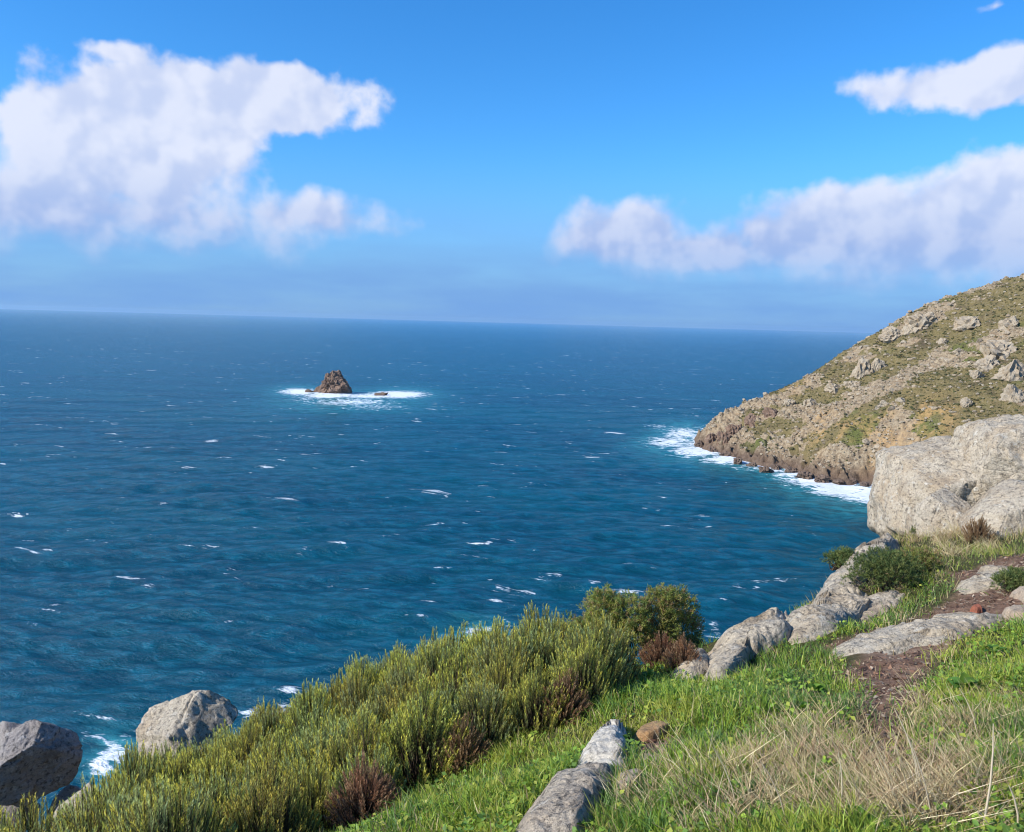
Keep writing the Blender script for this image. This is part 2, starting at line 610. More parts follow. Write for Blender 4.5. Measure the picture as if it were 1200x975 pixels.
def headland(x, y):
    z0 = headland_base(x, y)
    P = xyz(x, y)
    warp = np.c_[fbm(P * .02, 2, 5), fbm(P * .02, 2, 8), np.zeros(len(x))] * 10
    # gullies run down towards the water
    Q = np.c_[(x * .82 + y * .57) / 16, (x * .57 - y * .82) / 70, np.zeros(len(x))] + warp * .02
    gully = ridged(Q, 3, 51)
    rockn = fbm(P * .021 + 3.3, 4, 61) + .30 * gully
    low = 1 - sstep(4, 34, z0 + 9 * pn(P * .03, 88))
    tip = 1 - sstep(215, 300, x)
    rock = sstep(.12, .55, rockn + .62 * low + .12 * tip - .22)
    f1, f2, cid = worley((P + warp) * np.array([.11, .11, 1]) + np.c_[np.zeros(len(x)), np.zeros(len(x)), z0 * .10], 3)
    block = (f2 - f1)
    blk = np.minimum(block * 2.2, 1) * (.4 + (cid % 7) / 7.0)
    g1, g2, cid2 = worley(P * .33 + 7.0, 9)
    land = sstep(-1, 4, z0)
    z = z0 + land * (1.6 * gully - 1.2 + rock * (2.6 * blk + .9 * np.minimum((g2 - g1) * 2, 1) * (.4 + (cid2 % 5) / 5) - .6) + .9 * fbm(P * .16, 3, 71))
    z = z + .5 * land * fbm(P * .5, 2, 75)
    s1, s2, sc_ = worley(np.c_[x * .16 + warp[:, 0] * .05, y * .085, z0 * .05], 17)
    t1, t2, tc_ = worley(np.c_[x * .42, y * .25, z0 * .12], 23)
    crag = np.minimum((s2 - s1) * 2.5, 1) * (.25 + (sc_ % 8) / 8) + .5 * np.minimum((t2 - t1) * 2.5, 1) * (.3 + (tc_ % 6) / 6)
    z = z + land * np.maximum(low, .8 * tip * sstep(.1, .9, rock)) * 5.0 * (crag - .45)
    # ragged edge at the water line
    z = z + (1 - sstep(0, 16, np.abs(z0))) * (2.2 * fbm(P * .07, 3, 81) + 1.6 * (blk - .4))
    return z, z0, rock, gully


def headland_hit(u, v):
    d = ray(u, v); d = d / d[1]
    t = np.linspace(420, 760, 680)
    P = CAM[None] + t[:, None] * d[None]
    b = P[:, 2] < headland_base(P[:, 0], P[:, 1])
    return P[int(np.argmax(b))] if b.any() else None


def build_headland():
    gx = np.r_[np.arange(120, 470, .95), np.arange(470, 680, 3.0)]
    gy = np.r_[np.arange(330, 440, 2.2), np.arange(440, 730, .95), np.arange(730, 1000, 6)]
    X, Y = np.meshgrid(gx, gy)
    x, y = X.ravel(), Y.ravel()
    z, z0, rock, gully = headland(x, y)
    P = xyz(x, y)
    och = np.zeros(len(x))
    for u, v, ru, rw in [(975, 502, 11, 1), (965, 490, 8, .8), (1000, 525, 16, .8), (1020, 520, 14, .7), (1092, 488, 12, 1), (1040, 505, 12, .8), (930, 455, 10, .7), (1060, 520, 10, .6), (985, 515, 10, .9)]:
        h = headland_hit(u, v)
        if h is not None:
            och = np.maximum(och, rw * np.exp(-((x - h[0]) ** 2 + ((y - h[1]) * .6) ** 2) / (ru ** 2)))
    och *= sstep(-.35, .3, fbm(P * .08, 3, 91))
    grn = sstep(-.1, .45, fbm(P * .028 + 9, 3, 95) - .35 * gully)
    wet = 1 - sstep(2, 13, z + 3 * fbm(P * .06, 2, 99))
    Fc = grid_faces(len(gy), len(gx))
    keep = (z[Fc] > -5).any(1)
    V, Fc, at_ = compact(np.c_[x, y, z], Fc, keep, {'rock': rock, 'ochre': och, 'green': grn, 'wet': wet})
    mt, n = new_mat('headland_slope')
    p = n.n('ShaderNodeTexCoord').outputs['Object']
    A = {k: n.n('ShaderNodeAttribute', attribute_name=k).outputs['Fac'] for k in ('rock', 'ochre', 'green', 'wet')}
    n1 = n.noise(p, .05, 6, .65); n2 = n.noise(p, .35, 7, .72); n3 = n.noise(p, 1.1, 4, .7)
    veg = n.mix(A['green'], (.21, .165, .075), (.135, .15, .045))
    veg = n.mix(n.ramp(n1, .5, .7), veg, (.12, .09, .06))
    veg = n.mix(n.ramp(n3, .48, .66), veg, (.075, .075, .03))
    veg = n.mix(n.math('MULTIPLY', n.ramp(n2, .53, .66), .75), veg, (.30, .245, .165))
    rk = n.mix(n.ramp(n2, .35, .65), (.22, .16, .10), (.45, .36, .24))
    rk = n.mix(n.math('MULTIPLY', n.ramp(n3, .5, .7), .7), rk, (.085, .065, .05))
    rk = n.mix(n.math('MULTIPLY', n.ramp(n1, .52, .66), .5), rk, (.36, .25, .15))
    rm = n.ramp(n.math('MULTIPLY_ADD', n2, .9, n.math('ADD', A['rock'], -.45)), .35, .6)
    c = n.mix(rm, veg, rk)
    c = n.mix(n.math('MULTIPLY', A['ochre'], n.ramp(n2, .3, .6)), c, (.48, .30, .13))
    c = n.mix(n.math('MULTIPLY', A['wet'], .85), c, n.mix(n2, (.06, .042, .032), (.20, .13, .095)))
    h = n.math('MULTIPLY_ADD', n2, 1.0, n.math('MULTIPLY', n3, .35))
    bs = n.n('ShaderNodeBsdfPrincipled', {'Base Color': c, 'Roughness': .95, 'Normal': n.bump(h, .9, 2.2), 'Specular IOR Level': .1})
    n.n('ShaderNodeOutputMaterial', {'Surface': bs.outputs[0]})
    link('headland', mesh('headland', V, Fc, mt, at_), kind='structure')

    # loose stones and low scrub on the slope: too many and too small to count
    r = np.random.default_rng(21)
    bx, bf = ico(1)
    cx = r.uniform(165, 470, 60000); cy = r.uniform(470, 716, 60000)
    zz, z0, rk_, gl = headland(cx, cy)
    ok = zz > 7
    for nm, sel, cnt, s0, s1, mat_, flat in (('scattered_stones', r.random(60000) < .18 + .55 * rk_, 7500, .35, 1.35, M_ROCK_FAR, .75), ('low_scrub', r.random(60000) < .85 - .7 * rk_, 9000, .5, 1.3, None, .6)):
        k = np.where(ok & sel)[0][:cnt]
        nn = len(k)
        s = s0 * (s1 / s0) ** (r.random(nn) ** 1.8)
        if nm == 'scattered_stones':
            s[:500] *= 1.9
        jit = 1 + r.uniform(-.35, .35, (nn, len(bx), 1))
        V = bx[None] * jit * s[:, None, None] * np.array([1.15, 1, flat])
        V = V + np.c_[cx[k], cy[k], zz[k] + s * .15][:, None]
        Fc = (bf[None] + (np.arange(nn) * len(bx))[:, None, None]).reshape(-1, 3)
        at_ = None
        if mat_ is None:
            t = r.random((nn, 1, 1))
            c0 = np.array([.055, .065, .024]); c1 = np.array([.14, .12, .05])
            colr = (c0 * (1 - t) + c1 * t) * np.ones((1, len(bx), 1))
            at_ = {'tint': colr.reshape(-1, 3)}
            mat_ = M_WOOD
        link(nm, mesh(nm, V.reshape(-1, 3), Fc, mat_, at_, smooth=False), kind='stuff',
             label='pale stones strewn over the far headland slope' if nm == 'scattered_stones' else 'low olive scrub dotting the far headland slope',
             category='stones' if nm == 'scattered_stones' else 'scrub')


build_headland()


# ----------------------------------------------------------------- rocks
def rock_mesh(name, V, Fc, centre, size, seed, mat, facets=16, cut=(.55, .92), rough=.06, crack=.04, cells=1.6, side=True, flat=False, planes=()):
    """V: a closed star-shaped hull round the origin; flat joints, blocks and cracks are worked into it"""
    r = np.random.default_rng(seed)
    for k in range(facets):
        mvec = r.normal(size=3)
        if side:
            mvec[1] = -abs(mvec[1]) * 1.2 - .2 if k % 3 else abs(mvec[1]) + .1
        mvec /= np.linalg.norm(mvec)
        d = V @ mvec
        lo, hi = cut
        if side:
            lo = lo + (hi - lo) * (1 - abs(mvec[1])) * .9
        o = d.max() * r.uniform(lo, hi + .03)
        V = V - np.maximum(d - o, 0)[:, None] * mvec * .97
    for mvec, frac in planes:
        mvec = np.array(mvec) / np.linalg.norm(mvec)
        d = V @ mvec
        V = V - np.maximum(d - d.max() * frac, 0)[:, None] * mvec * .98
    nrm = V / (np.linalg.norm(V, axis=1)[:, None] + 1e-9)
    P = V / size
    wq = .22 * np.c_[fbm(P * 2, 3, seed), fbm(P * 2, 3, seed + 3), fbm(P * 2, 3, seed + 5)]
    f1, f2, cid = worley((P + wq) * cells + seed * .37, seed % 50)
    gap = np.minimum((f2 - f1) / .10, 1)
    g1, g2, cid2 = worley((P + wq * .6) * cells * 3.1 + seed * .77, seed % 40 + 3)
    gap2 = np.minimum((g2 - g1) / .10, 1)
    rid = ridged(P * 2.3 + wq, 4, seed + 23, .55) - .9
    disp = rough * (.55 * fbm(P * 1.7, 3, seed + 11) + .5 * rid + .28 * fbm(P * 7.5, 4, seed + 17, .62))
    disp = disp + crack * (gap - 1) + crack * 1.5 * ((cid % 9) / 9 - .5) * gap + crack * .35 * (gap2 - 1) + crack * .7 * ((cid2 % 7) / 7 - .5) * gap2
    V = V + nrm * size * disp[:, None]
    return mesh(name, V, Fc, mat, smooth=not flat)


ROCKS_XY = []      # footprints that keep the grass away


def outline_rock(name, px, y, thick, seed, mat, label, sub=5, p=2.6, cat='rock', group=None, tilt=0.0, foot=True, **kw):
    Q = np.array([at(u, v, y) for u, v in px])
    lo, hi = Q.min(0), Q.max(0)
    c = (lo + hi) / 2
    rel = Q[:, [0, 2]] - c[[0, 2]]
    V, Fc = ico(sub)
    th = np.arctan2(V[:, 2], V[:, 0])
    tt = np.linspace(-math.pi, math.pi, 721)
    rr = np.zeros(721)
    for i in range(len(rel)):
        a, b = rel[i - 1], rel[i]
        e = b - a
        dx, dz = np.cos(tt), np.sin(tt)
        den = dx * e[1] - dz * e[0]
        den = np.where(np.abs(den) < 1e-12, 1e-12, den)
        t = (a[0] * e[1] - a[1] * e[0]) / den
        s_ = (a[0] * dz - a[1] * dx) / den
        okk = (t > 0) & (s_ >= -1e-6) & (s_ <= 1 + 1e-6)
        rr = np.where(okk, np.maximum(rr, t), rr)
    k = np.ones(9) / 9
    rs = np.convolve(np.r_[rr[-5:-1], rr, rr[1:5]], k, 'valid')
    r_ = np.interp(th, tt, rs)
    s = np.hypot(V[:, 0], V[:, 2])
    den = (s ** p + np.abs(V[:, 1]) ** p) ** (1 / p)
    sp, dp = s / den, V[:, 1] / den
    rad = r_ * sp
    H = np.c_[rad * np.cos(th), dp * thick / 2, rad * np.sin(th)]
    H[:, 1] += tilt * H[:, 2]
    size = float(np.mean(rr))
    me = rock_mesh(name, H, Fc, c, size, seed, mat, **kw)
    c = c + np.array([0, thick * .5 * .55, 0])
    # the outline is the near rim: keep its apparent place
    c = CAM + (c - CAM)
    base = c.copy()
    o = link(name, me, base, label=label, category=cat, group=group)
    if foot:
        ROCKS_XY.append((c[0], c[1], size * .8))
    return o


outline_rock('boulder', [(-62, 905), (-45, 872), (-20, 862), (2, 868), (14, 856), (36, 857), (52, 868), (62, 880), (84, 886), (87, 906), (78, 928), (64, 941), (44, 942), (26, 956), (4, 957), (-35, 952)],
             11.0, 1.2, 11, M_ROCK_SHADED, 'angular boulder with a dark shaded face perched on rocks above the sea', cut=(.62, .9), rough=.035, crack=.03, cells=1.1, facets=14, sub=6,
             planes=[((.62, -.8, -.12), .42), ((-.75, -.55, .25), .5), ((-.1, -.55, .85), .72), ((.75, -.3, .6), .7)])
outline_rock('boulder', [(150, 876), (151, 852), (163, 843), (185, 839), (205, 830), (226, 828), (246, 832), (264, 845), (269, 858), (258, 868), (244, 884), (234, 905), (225, 960), (200, 990), (138, 990), (138, 918), (156, 894)],
             11.3, 1.3, 14, M_ROCK, 'rounded pale boulder rising behind the green heath shrubs', rough=.04, crack=.045, cells=1.3, facets=10, cut=(.7, .96), sub=6,
             planes=[((-.45, -.9, .05), .62), ((.55, -.5, .68), .66), ((-.3, -.4, .87), .78)])
outline_rock('ledge_rock', [(52, 985), (58, 955), (75, 945), (92, 930), (110, 927), (117, 942), (108, 965), (90, 990)], 10.3, .8, 15, M_ROCK,
             'small pale ledge rock between the two boulders', sub=4)
outline_rock('ledge_rock', [(48, 960), (60, 938), (80, 920), (100, 925), (98, 950), (70, 985), (50, 985)], 11.6, .6, 16, M_ROCK_SHADED,
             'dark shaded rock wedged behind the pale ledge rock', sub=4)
outline_rock('ledge_rock', [(-60, 990), (-50, 955), (-10, 950), (18, 952), (34, 962), (32, 990)], 11.2, .8, 17, M_ROCK_SHADED,
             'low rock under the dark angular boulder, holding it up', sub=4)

outline_rock('outcrop', [(1056, 660), (1060, 604), (1072, 580), (1087, 548), (1108, 541), (1150, 534), (1185, 527), (1225, 530), (1240, 600), (1200, 640), (1120, 665)],
             14.6, 3.4, 41, M_ROCK, 'largest pale granite outcrop with its rounded end towards the sea', sub=6, rough=.05, crack=.035, cells=1.4, p=3.2, tilt=.25)
outline_rock('outcrop', [(1080, 632), (1086, 598), (1104, 583), (1130, 579), (1144, 592), (1150, 612), (1138, 632), (1105, 640)],
             13.4, 1.3, 42, M_ROCK, 'pale block fallen against the foot of the largest outcrop', sub=5, rough=.04, crack=.02, facets=12, cut=(.55, .85))
outline_rock('outcrop', [(1160, 610), (1164, 560), (1178, 530), (1190, 514), (1215, 505), (1260, 498), (1310, 520), (1310, 610), (1230, 620)],
             13.8, 3.0, 43, M_ROCK, 'high granite block rising over the right part of the largest outcrop', sub=6, rough=.05, crack=.04, cells=1.5, p=3, tilt=.25)
outline_rock('outcrop', [(1138, 670), (1145, 626), (1160, 606), (1190, 590), (1225, 574), (1260, 575), (1260, 610), (1210, 650), (1172, 675)],
             12.2, 1.4, 44, M_ROCK, 'narrow sloping rock slab above the grass bank, below the largest outcrop', rough=.05, crack=.03, tilt=.5)


def ground_slab(name, px, height, seed, mat, label, sub=36, power=6.0, crack=.05, lift=0.0):
    P = poly_xy(px)
    c = P.mean(0)
    ang = np.arctan2(P[:, 1] - c[1], P[:, 0] - c[0])
    tt = np.linspace(-math.pi, math.pi, 97)[:-1]
    rr = np.zeros(96)
    for i in range(len(P)):
        a, b = P[i - 1] - c, P[i] - c
        e = b - a
        dx, dy = np.cos(tt), np.sin(tt)
        den = dx * e[1] - dy * e[0]
        den = np.where(np.abs(den) < 1e-12, 1e-12, den)
        t = (a[0] * e[1] - a[1] * e[0]) / den
        s_ = (a[0] * dy - a[1] * dx) / den
        okk = (t > 0) & (s_ >= -1e-6) & (s_ <= 1 + 1e-6)
        rr = np.where(okk, np.maximum(rr, t), rr)
    fr = np.linspace(0.02, 1.12, sub)
    RRm = rr[None] * (1 + .10 * pn(np.c_[np.cos(tt) * 3, np.sin(tt) * 3, np.zeros(96)], seed))[None] * fr[:, None]
    x = c[0] + RRm * np.cos(tt)[None]; y = c[1] + RRm * np.sin(tt)[None]
    x, y = x.ravel(), y.ravel()
    g = ground(x, y, False)
    f = np.repeat(fr, 96)
    P3 = xyz(x, y)
    w1, w2, cid = worley(P3 * np.array([1.3, 2.4, 1]) + .2 * fbm(P3 * 2, 2, seed)[:, None], seed)
    gap = np.minimum((w2 - w1) / .1, 1)
    ns = float(np.clip(rr.mean() / .45, .12, 1))
    h = height * (1 - 1.5 * np.minimum(f, 1.3) ** power) + lift * (x - c[0]) + ns * (.05 * fbm(P3 * 1.6, 3, seed + 2) + .02 * (ridged(P3 * 4, 3, seed + 7) - .8) + .014 * fbm(P3 * 11, 3, seed + 5) + crack * (gap - 1) + crack * ((cid % 7) / 7 - .5) * gap)
    V = np.c_[x, y, g + h]
    cen = np.array([c[0], c[1], float(ground(c[0:1], c[1:2], False)[0])])
    i = np.arange(sub - 1)[:, None] * 96 + np.arange(96)[None]
    j = np.arange(sub - 1)[:, None] * 96 + (np.arange(96)[None] + 1) % 96
    Fc = np.stack([i, i + 96, j + 96, j], -1).reshape(-1, 4)[:, ::-1]
    V = np.r_[V, [[c[0], c[1], V[:96, 2].mean()]]] - cen
    tri = np.stack([np.full(96, len(V) - 1), np.arange(96), (np.arange(96) + 1) % 96], -1)
    Fall = np.r_[np.stack([Fc[:, 0], Fc[:, 1], Fc[:, 2]], -1), np.stack([Fc[:, 0], Fc[:, 2], Fc[:, 3]], -1), tri]
    link(name, mesh(name, V, Fall, mat), cen, label=label, category='rock')
    SLABS.append(P)


SLABS = []
ground_slab('ledge', [(960, 768), (985, 754), (1040, 740), (1090, 728), (1140, 716), (1172, 710), (1184, 718), (1162, 736), (1122, 750), (1088, 758), (1046, 770), (1000, 780)], .06, 51, M_ROCK,
            'long pale granite ledge crossing the bare earth path')
ground_slab('ledge', [(1108, 702), (1122, 684), (1150, 670), (1184, 668), (1186, 686), (1160, 696), (1130, 702)], .05, 52, M_ROCK, 'pale flat rock in the path, uphill of the long ledge')
ground_slab('ledge', [(985, 728), (1005, 706), (1040, 690), (1064, 690), (1062, 706), (1035, 722), (1005, 735)], .06, 53, M_ROCK_GREY, 'grey flat rock beside the low dark shrub')
ground_slab('ledge', [(1180, 700), (1205, 690), (1240, 690), (1240, 708), (1200, 714)], .10, 54, M_ROCK_TAN, 'tan stone at the side of the path by the green herb')
ground_slab('ledge', [(1172, 722), (1186, 714), (1205, 716), (1205, 728), (1185, 730)], .07, 55, M_ROCK_TAN, 'small tan stone at the end of the long ledge')

ground_slab('rib_rock', [(784, 794), (798, 772), (822, 757), (836, 768), (834, 788), (812, 802)], .10, 61, M_ROCK, 'small wedge of pale rock next to the dark side of the gorse', power=4)
ground_slab('rib_rock', [(822, 806), (814, 784), (830, 756), (850, 744), (880, 731), (905, 722), (930, 728), (940, 742), (915, 760), (880, 776), (852, 798)], .22, 62, M_ROCK,
            'rounded rock block at the low end of the pale granite rib', sub=60, power=4)
ground_slab('rib_rock', [(896, 742), (912, 722), (945, 708), (970, 694), (1004, 692), (1034, 702), (1014, 726), (985, 743), (955, 756), (922, 762)], .22, 63, M_ROCK,
            'wide speckled rock in the middle of the granite rib', sub=60, power=4)
ground_slab('rib_rock', [(936, 722), (952, 702), (972, 682), (992, 664), (1016, 648), (1044, 634), (1060, 636), (1050, 654), (1026, 672), (1012, 692), (998, 707), (970, 722)], .34, 64, M_ROCK,
            'long pale slanting rock at the upper end of the granite rib', sub=70, power=4, crack=.08)
M_CLOD = rock_material('clod_rust', (.34, .11, .06), (.28, .09, .05), (.36, .17, .10), dark=.3)
ground_slab('clod', [(1135, 722), (1140, 714), (1148, 713), (1152, 719), (1144, 724)], .07, 66, M_CLOD, 'small rust red clod lying on the long pale ledge')
ground_slab('slab_rock', [(586, 1000), (600, 968), (622, 940), (648, 918), (676, 903), (706, 892), (730, 900), (732, 918), (718, 940), (702, 962), (690, 990), (660, 1015)], .14, 56, M_ROCK_GREY,
            'long grey granite slab with speckled lichen lying in the grass', sub=60, power=3.2, crack=.02)
ground_slab('slab_rock', [(660, 912), (680, 888), (696, 866), (714, 850), (736, 850), (738, 870), (742, 886), (746, 902), (728, 914), (695, 914)], .14, 57, M_ROCK_WHITE,
            'white rock at the upper end of the grey slab', sub=60, power=3.0, crack=.05)
ground_slab('slab_rock', [(714, 942), (714, 922), (724, 908), (746, 904), (762, 914), (754, 928), (742, 934), (736, 946)], .09, 58, M_ROCK_TAN, 'small tan broken stone beside the grey slab', power=3.5, crack=.04)
ground_slab('flat_stone', [(743, 900), (748, 889), (766, 892), (784, 897), (780, 908), (762, 907)], .05, 59, M_ROCK_TAN, 'pale tan flat stone in the bare soil')
ground_slab('flat_stone', [(742, 870), (750, 860), (766, 853), (782, 852), (786, 858), (774, 866), (758, 871)], .035, 60, M_ROCK_OCHRE, 'ochre flat stone casting a short dark shadow on the soil', power=9, crack=.02)

# outcrops on the headland: pixel centre, half width, half height in pixels
HEAD_ROCKS = [(1142, 372, 15, 14), (1176, 402, 20, 22), (1186, 430, 18, 20), (1160, 424, 12, 14), (1148, 438, 9, 9), (1128, 412, 8, 7), (1190, 375, 12, 12), (1084, 372, 17, 13),
              (1050, 388, 14, 11), (1068, 384, 8, 9), (1010, 430, 12, 16), (1028, 428, 9, 11), (1000, 446, 10, 12), (1165, 505, 16, 11), (1186, 492, 16, 14), (1135, 470, 7, 7),
              (1148, 512, 12, 8), (1192, 462, 12, 16), (1108, 398, 6, 6), (980, 452, 10, 10), (950, 470, 11, 10), (925, 470, 8, 8), (1060, 470, 8, 6), (1035, 474, 8, 6),
              (905, 482, 9, 9), (880, 492, 9, 11), (862, 500, 8, 11), (850, 510, 8, 12), (835, 512, 8, 11)]
HL = ['jagged', 'blocky', 'rugged', 'broken']
nh = 0
for k, (u, v, ru, rv) in enumerate(HEAD_ROCKS):
    h = headland_hit(u, v + rv * .6)
    if h is None:
        continue
    sc = h[1] / FPX
    V, Fc = ico(4)
    H = V * np.array([ru * sc * 1.3, ru * sc * 1.2, rv * sc * 1.45])
    me = rock_mesh('outcrop', H, Fc, h, (ru + rv) / 2 * sc, 200 + k, M_ROCK_FAR if k < 24 else M_ROCK_SEA, facets=16, cut=(.5, .95), rough=.22, crack=.16, cells=2.6, side=False, flat=True)
    link('headland_outcrop', me, (h[0], h[1] + ru * sc * .45, h[2] - rv * sc * .1), label='lone domed pale outcrop high on the far headland slope' if k == 0 else 'rugged pale granite outcrop standing out of the far headland slope' if k < 24 else 'brown jagged crag at the sea end of the far headland',
         category='rock', group=None if k == 0 else 'pale outcrops on the headland' if k < 24 else 'brown crags at the headland point')

# dark rocks along the water line below the headland
SHORE = [(822, 522, 7, 5), (835, 528, 8, 5), (850, 533, 8, 5), (866, 541, 9, 5), (884, 546, 8, 4), (898, 551, 9, 5), (912, 548, 8, 6), (928, 552, 9, 5), (946, 558, 12, 5), (964, 562, 12, 6), (980, 557, 10, 7),
         (1000, 565, 8, 4), (1018, 570, 11, 4), (1030, 562, 12, 8), (1050, 570, 10, 8), (1062, 576, 10, 8), (996, 553, 10, 7), (940, 545, 10, 7), (960, 549, 9, 7), (1012, 556, 10, 7), (905, 553, 6, 2), (985, 566, 10, 2.5)]
for k, (u, v, ru, rv) in enumerate(SHORE):
    d = ray(u, v + rv * .5); d = d / d[1]
    y = 100.0 / -d[2]
    p = CAM + d * y
    sc = y / FPX
    V, Fc = ico(4)
    H = V * np.array([ru * sc, ru * sc * .9, rv * sc * 1.2])
    me = rock_mesh('shore_rock', H, Fc, p, (ru + rv) / 2 * sc, 300 + k, M_ROCK_WET, facets=12, cut=(.5, .95), rough=.32, crack=.17, cells=2.4, side=False, flat=True)
    link('shore_rock', me, (p[0], p[1] + 4, .5), label='dark wet rock in the foam at the foot of the far headland', category='rock', group='wet rocks along the headland shore')

# the islet out at sea
u0, v0 = 389, 461
d = ray(u0, v0); d = d / d[1]
ISL_Y = 100 / -d[2]
ISL = CAM + d * ISL_Y
outline_rock('sea_stack', [(364, 468), (366, 457), (374, 452), (379, 442), (384, 437), (393, 435), (399, 440), (404, 448), (408, 456), (410, 468)], ISL_Y, 34, 61, M_ROCK_SEA,
             'brown craggy rock islet alone in the sea ringed with white surf', foot=False, rough=.22, crack=.12, cells=2.6, facets=10, cut=(.6, .95), p=2.2, flat=True)
for (u, v, ru, rv, lb) in [(448, 463, 12, 1.4, 'low dark rock awash in surf next to the craggy islet'), (362, 460, 6, 2.4, 'small brown rock at the foot of the craggy islet')]:
    d = ray(u, v); d = d / d[1]
    y = 100 / -d[2]; p = CAM + d * y; sc = y / FPX
    V, Fc = ico(4)
    me = rock_mesh('awash_rock', V * np.array([ru * sc, 10, rv * sc * 1.6]), Fc, p, ru * sc * .6, 70 + int(u), M_ROCK_WET, rough=.15, crack=.1, side=False)
    link('awash_rock', me, (p[0], p[1] + 3, .3), label=lb, category='rock')


# ----------------------------------------------------------------- the sea
def sea_at(u, v):
    d = ray(u, v); d = d / d[1]
    return (CAM + d * (100 / -d[2]))[:2]


def build_sea():
    r = np.random.default_rng(5)
    na, nrow = 640, 500
    ang = np.linspace(R(-62), R(66), na)
    ss = np.r_[np.linspace(1.3, .62, 40)[:-1], np.linspace(.62, .02, nrow - 90), np.geomspace(.02, .002, 52)[1:]]
    dist = 100.0 / ss
    A, D = np.meshgrid(ang, dist)
    x = (D * np.sin(A)).ravel(); y = (D * np.cos(A)).ravel()
    step = np.repeat(np.gradient(dist), na)
    z = np.zeros(len(x)); steep = np.zeros(len(x))
    main = R(-78)                       # where the wind sea runs to
    for k in range(64):
        L = 5.0 * (90 / 5.0) ** (k / 63.0)
        th = main + r.normal() * .48
        kk = 2 * math.pi / L
        amp = .0155 * L ** .62 * r.uniform(.4, 1.3)
        ph = kk * (x * math.cos(th) + y * math.sin(th)) + r.uniform(0, 6.28)
        att = sstep(2.0, 4.5, L / step)
        w_ = np.sin(ph)
        z += att * amp * (w_ + .22 * np.cos(2 * ph))
        steep += att * amp * kk * w_
    coast = COAST + [np.array((0, 0))] * 0
    cd_ = np.full(len(x), 1e9)
    near = np.hypot(x, y) < 1500
    line = [FARSIDE[1], FARSIDE[0]] + COAST
    for a, b in zip(line[:-1], line[1:]):
        ab = b - a
        t = np.clip(((x - a[0]) * ab[0] + (y - a[1]) * ab[1]) / (ab @ ab), 0, 1)
        cd_ = np.minimum(cd_, np.hypot(x - a[0] - t * ab[0], y - a[1] - t * ab[1]))
    foam = .85 * np.exp(-(cd_ / 11.0) ** 1.5)
    turq = .5 * np.exp(-cd_ / 22)
    # surf patches: u, v in the photograph, half width (px), half depth (px), strength
    for u, v, ru, rv, st in [(350, 459, 24, 4, 1.0), (388, 463, 34, 3.5, 1.0), (430, 464, 34, 3.5, .9), (468, 462, 34, 4.5, 1.05), (410, 471, 60, 5, .62), (440, 477, 50, 4, .5), (360, 468, 30, 4, .5),
                             (800, 508, 26, 8, .75), (785, 518, 30, 7, .8), (820, 528, 36, 7, .95), (860, 538, 40, 6, .95), (900, 546, 36, 5, .85), (775, 500, 24, 4, .5), (838, 503, 34, 5, .6),
                             (950, 562, 34, 5, .9), (985, 572, 42, 9, 1.05), (1025, 579, 46, 10, 1.05), (1045, 588, 40, 6, .9), (955, 568, 40, 5, .8), (930, 556, 30, 4, .8), (1010, 557, 8, 8, 1.0),
                             (130, 888, 22, 18, .8), (118, 900, 18, 9, .9), (160, 862, 26, 12, .55), (190, 835, 26, 8, .5), (110, 865, 30, 12, .45), (305, 838, 40, 9, .6), (330, 832, 22, 8, .6), (560, 742, 26, 9, .62),
                             (575, 735, 40, 14, .46), (600, 690, 34, 8, .42), (645, 675, 30, 7, .42), (500, 760, 30, 9, .42), (905, 683, 40, 3.5, .55), (565, 637, 22, 2.2, .6), (880, 690, 30, 6, .42), (830, 735, 50, 12, .42), (640, 735, 50, 14, .4),
                             (312, 546, 14, 2, .7), (18, 602, 16, 2.6, .8), (265, 730, 16, 2, .6), (30, 735, 20, 3, .4), (248, 516, 14, 1.6, .6), (655, 675, 12, 3, .6), (520, 665, 16, 2.2, .5)]:
        c = sea_at(u, v)
        rc = sea_at(u + ru, v) - c; dc = sea_at(u, v - rv) - c
        M = np.array([rc, dc]).T
        q = np.linalg.solve(M, np.stack([x - c[0], y - c[1]]))
        g = np.exp(-(q ** 2).sum(0))
        foam = np.maximum(foam, st * (1.0 if st < .6 else 1.18) * g)
        if st > .6 and ru > 20:
            turq = np.maximum(turq, .75 * np.exp(-((q / np.array([[1.4], [2.0]])) ** 2).sum(0)))
    z = np.where(near, z, z * .8)
    V = np.c_[x, y, z]
    mt, n = new_mat('sea_water')
    p = n.n('ShaderNodeTexCoord').outputs['Object']
    fo = n.n('ShaderNodeAttribute', attribute_name='foam').outputs['Fac']
    tq = n.n('ShaderNodeAttribute', attribute_name='turquoise').outputs['Fac']
    sp = n.n('ShaderNodeAttribute', attribute_name='steep').outputs['Fac']
    rot = n.n('ShaderNodeVectorRotate', {'Vector': p, 'Angle': R(12)}, rotation_type='Z_AXIS').outputs[0]
    chop = n.vmath('MULTIPLY', rot, (.5, 1.0, 1.0))
    big = n.noise(n.vmath('MULTIPLY', rot, (.35, 1, 1)), .008, 4, .6)
    c1 = n.noise(chop, .22, 5, .62, .3)
    c2 = n.noise(chop, .75, 4, .6, .3)
    deep = n.mix(n.ramp(big, .36, .64), (.0012, .042, .070), (.0025, .064, .092))
    deep = n.mix(n.ramp(c1, .42, .68), deep, (.004, .088, .135))  # light on the wave crests, put into the water colour
    col = n.mix(n.math('MULTIPLY', tq, n.ramp(c1, .25, .6)), deep, (.05, .33, .36))
    # whitecaps: short bright dashes on the crests
    wc = n.noise(n.vmath('MULTIPLY', rot, (.38, 1.0, 1.0)), .105, 6, .66, .5)
    wc2 = n.noise(n.vmath('MULTIPLY', rot, (.55, 1.0, 1.0)), .022, 3, .5)
    wc3 = n.noise(chop, .9, 4, .75)
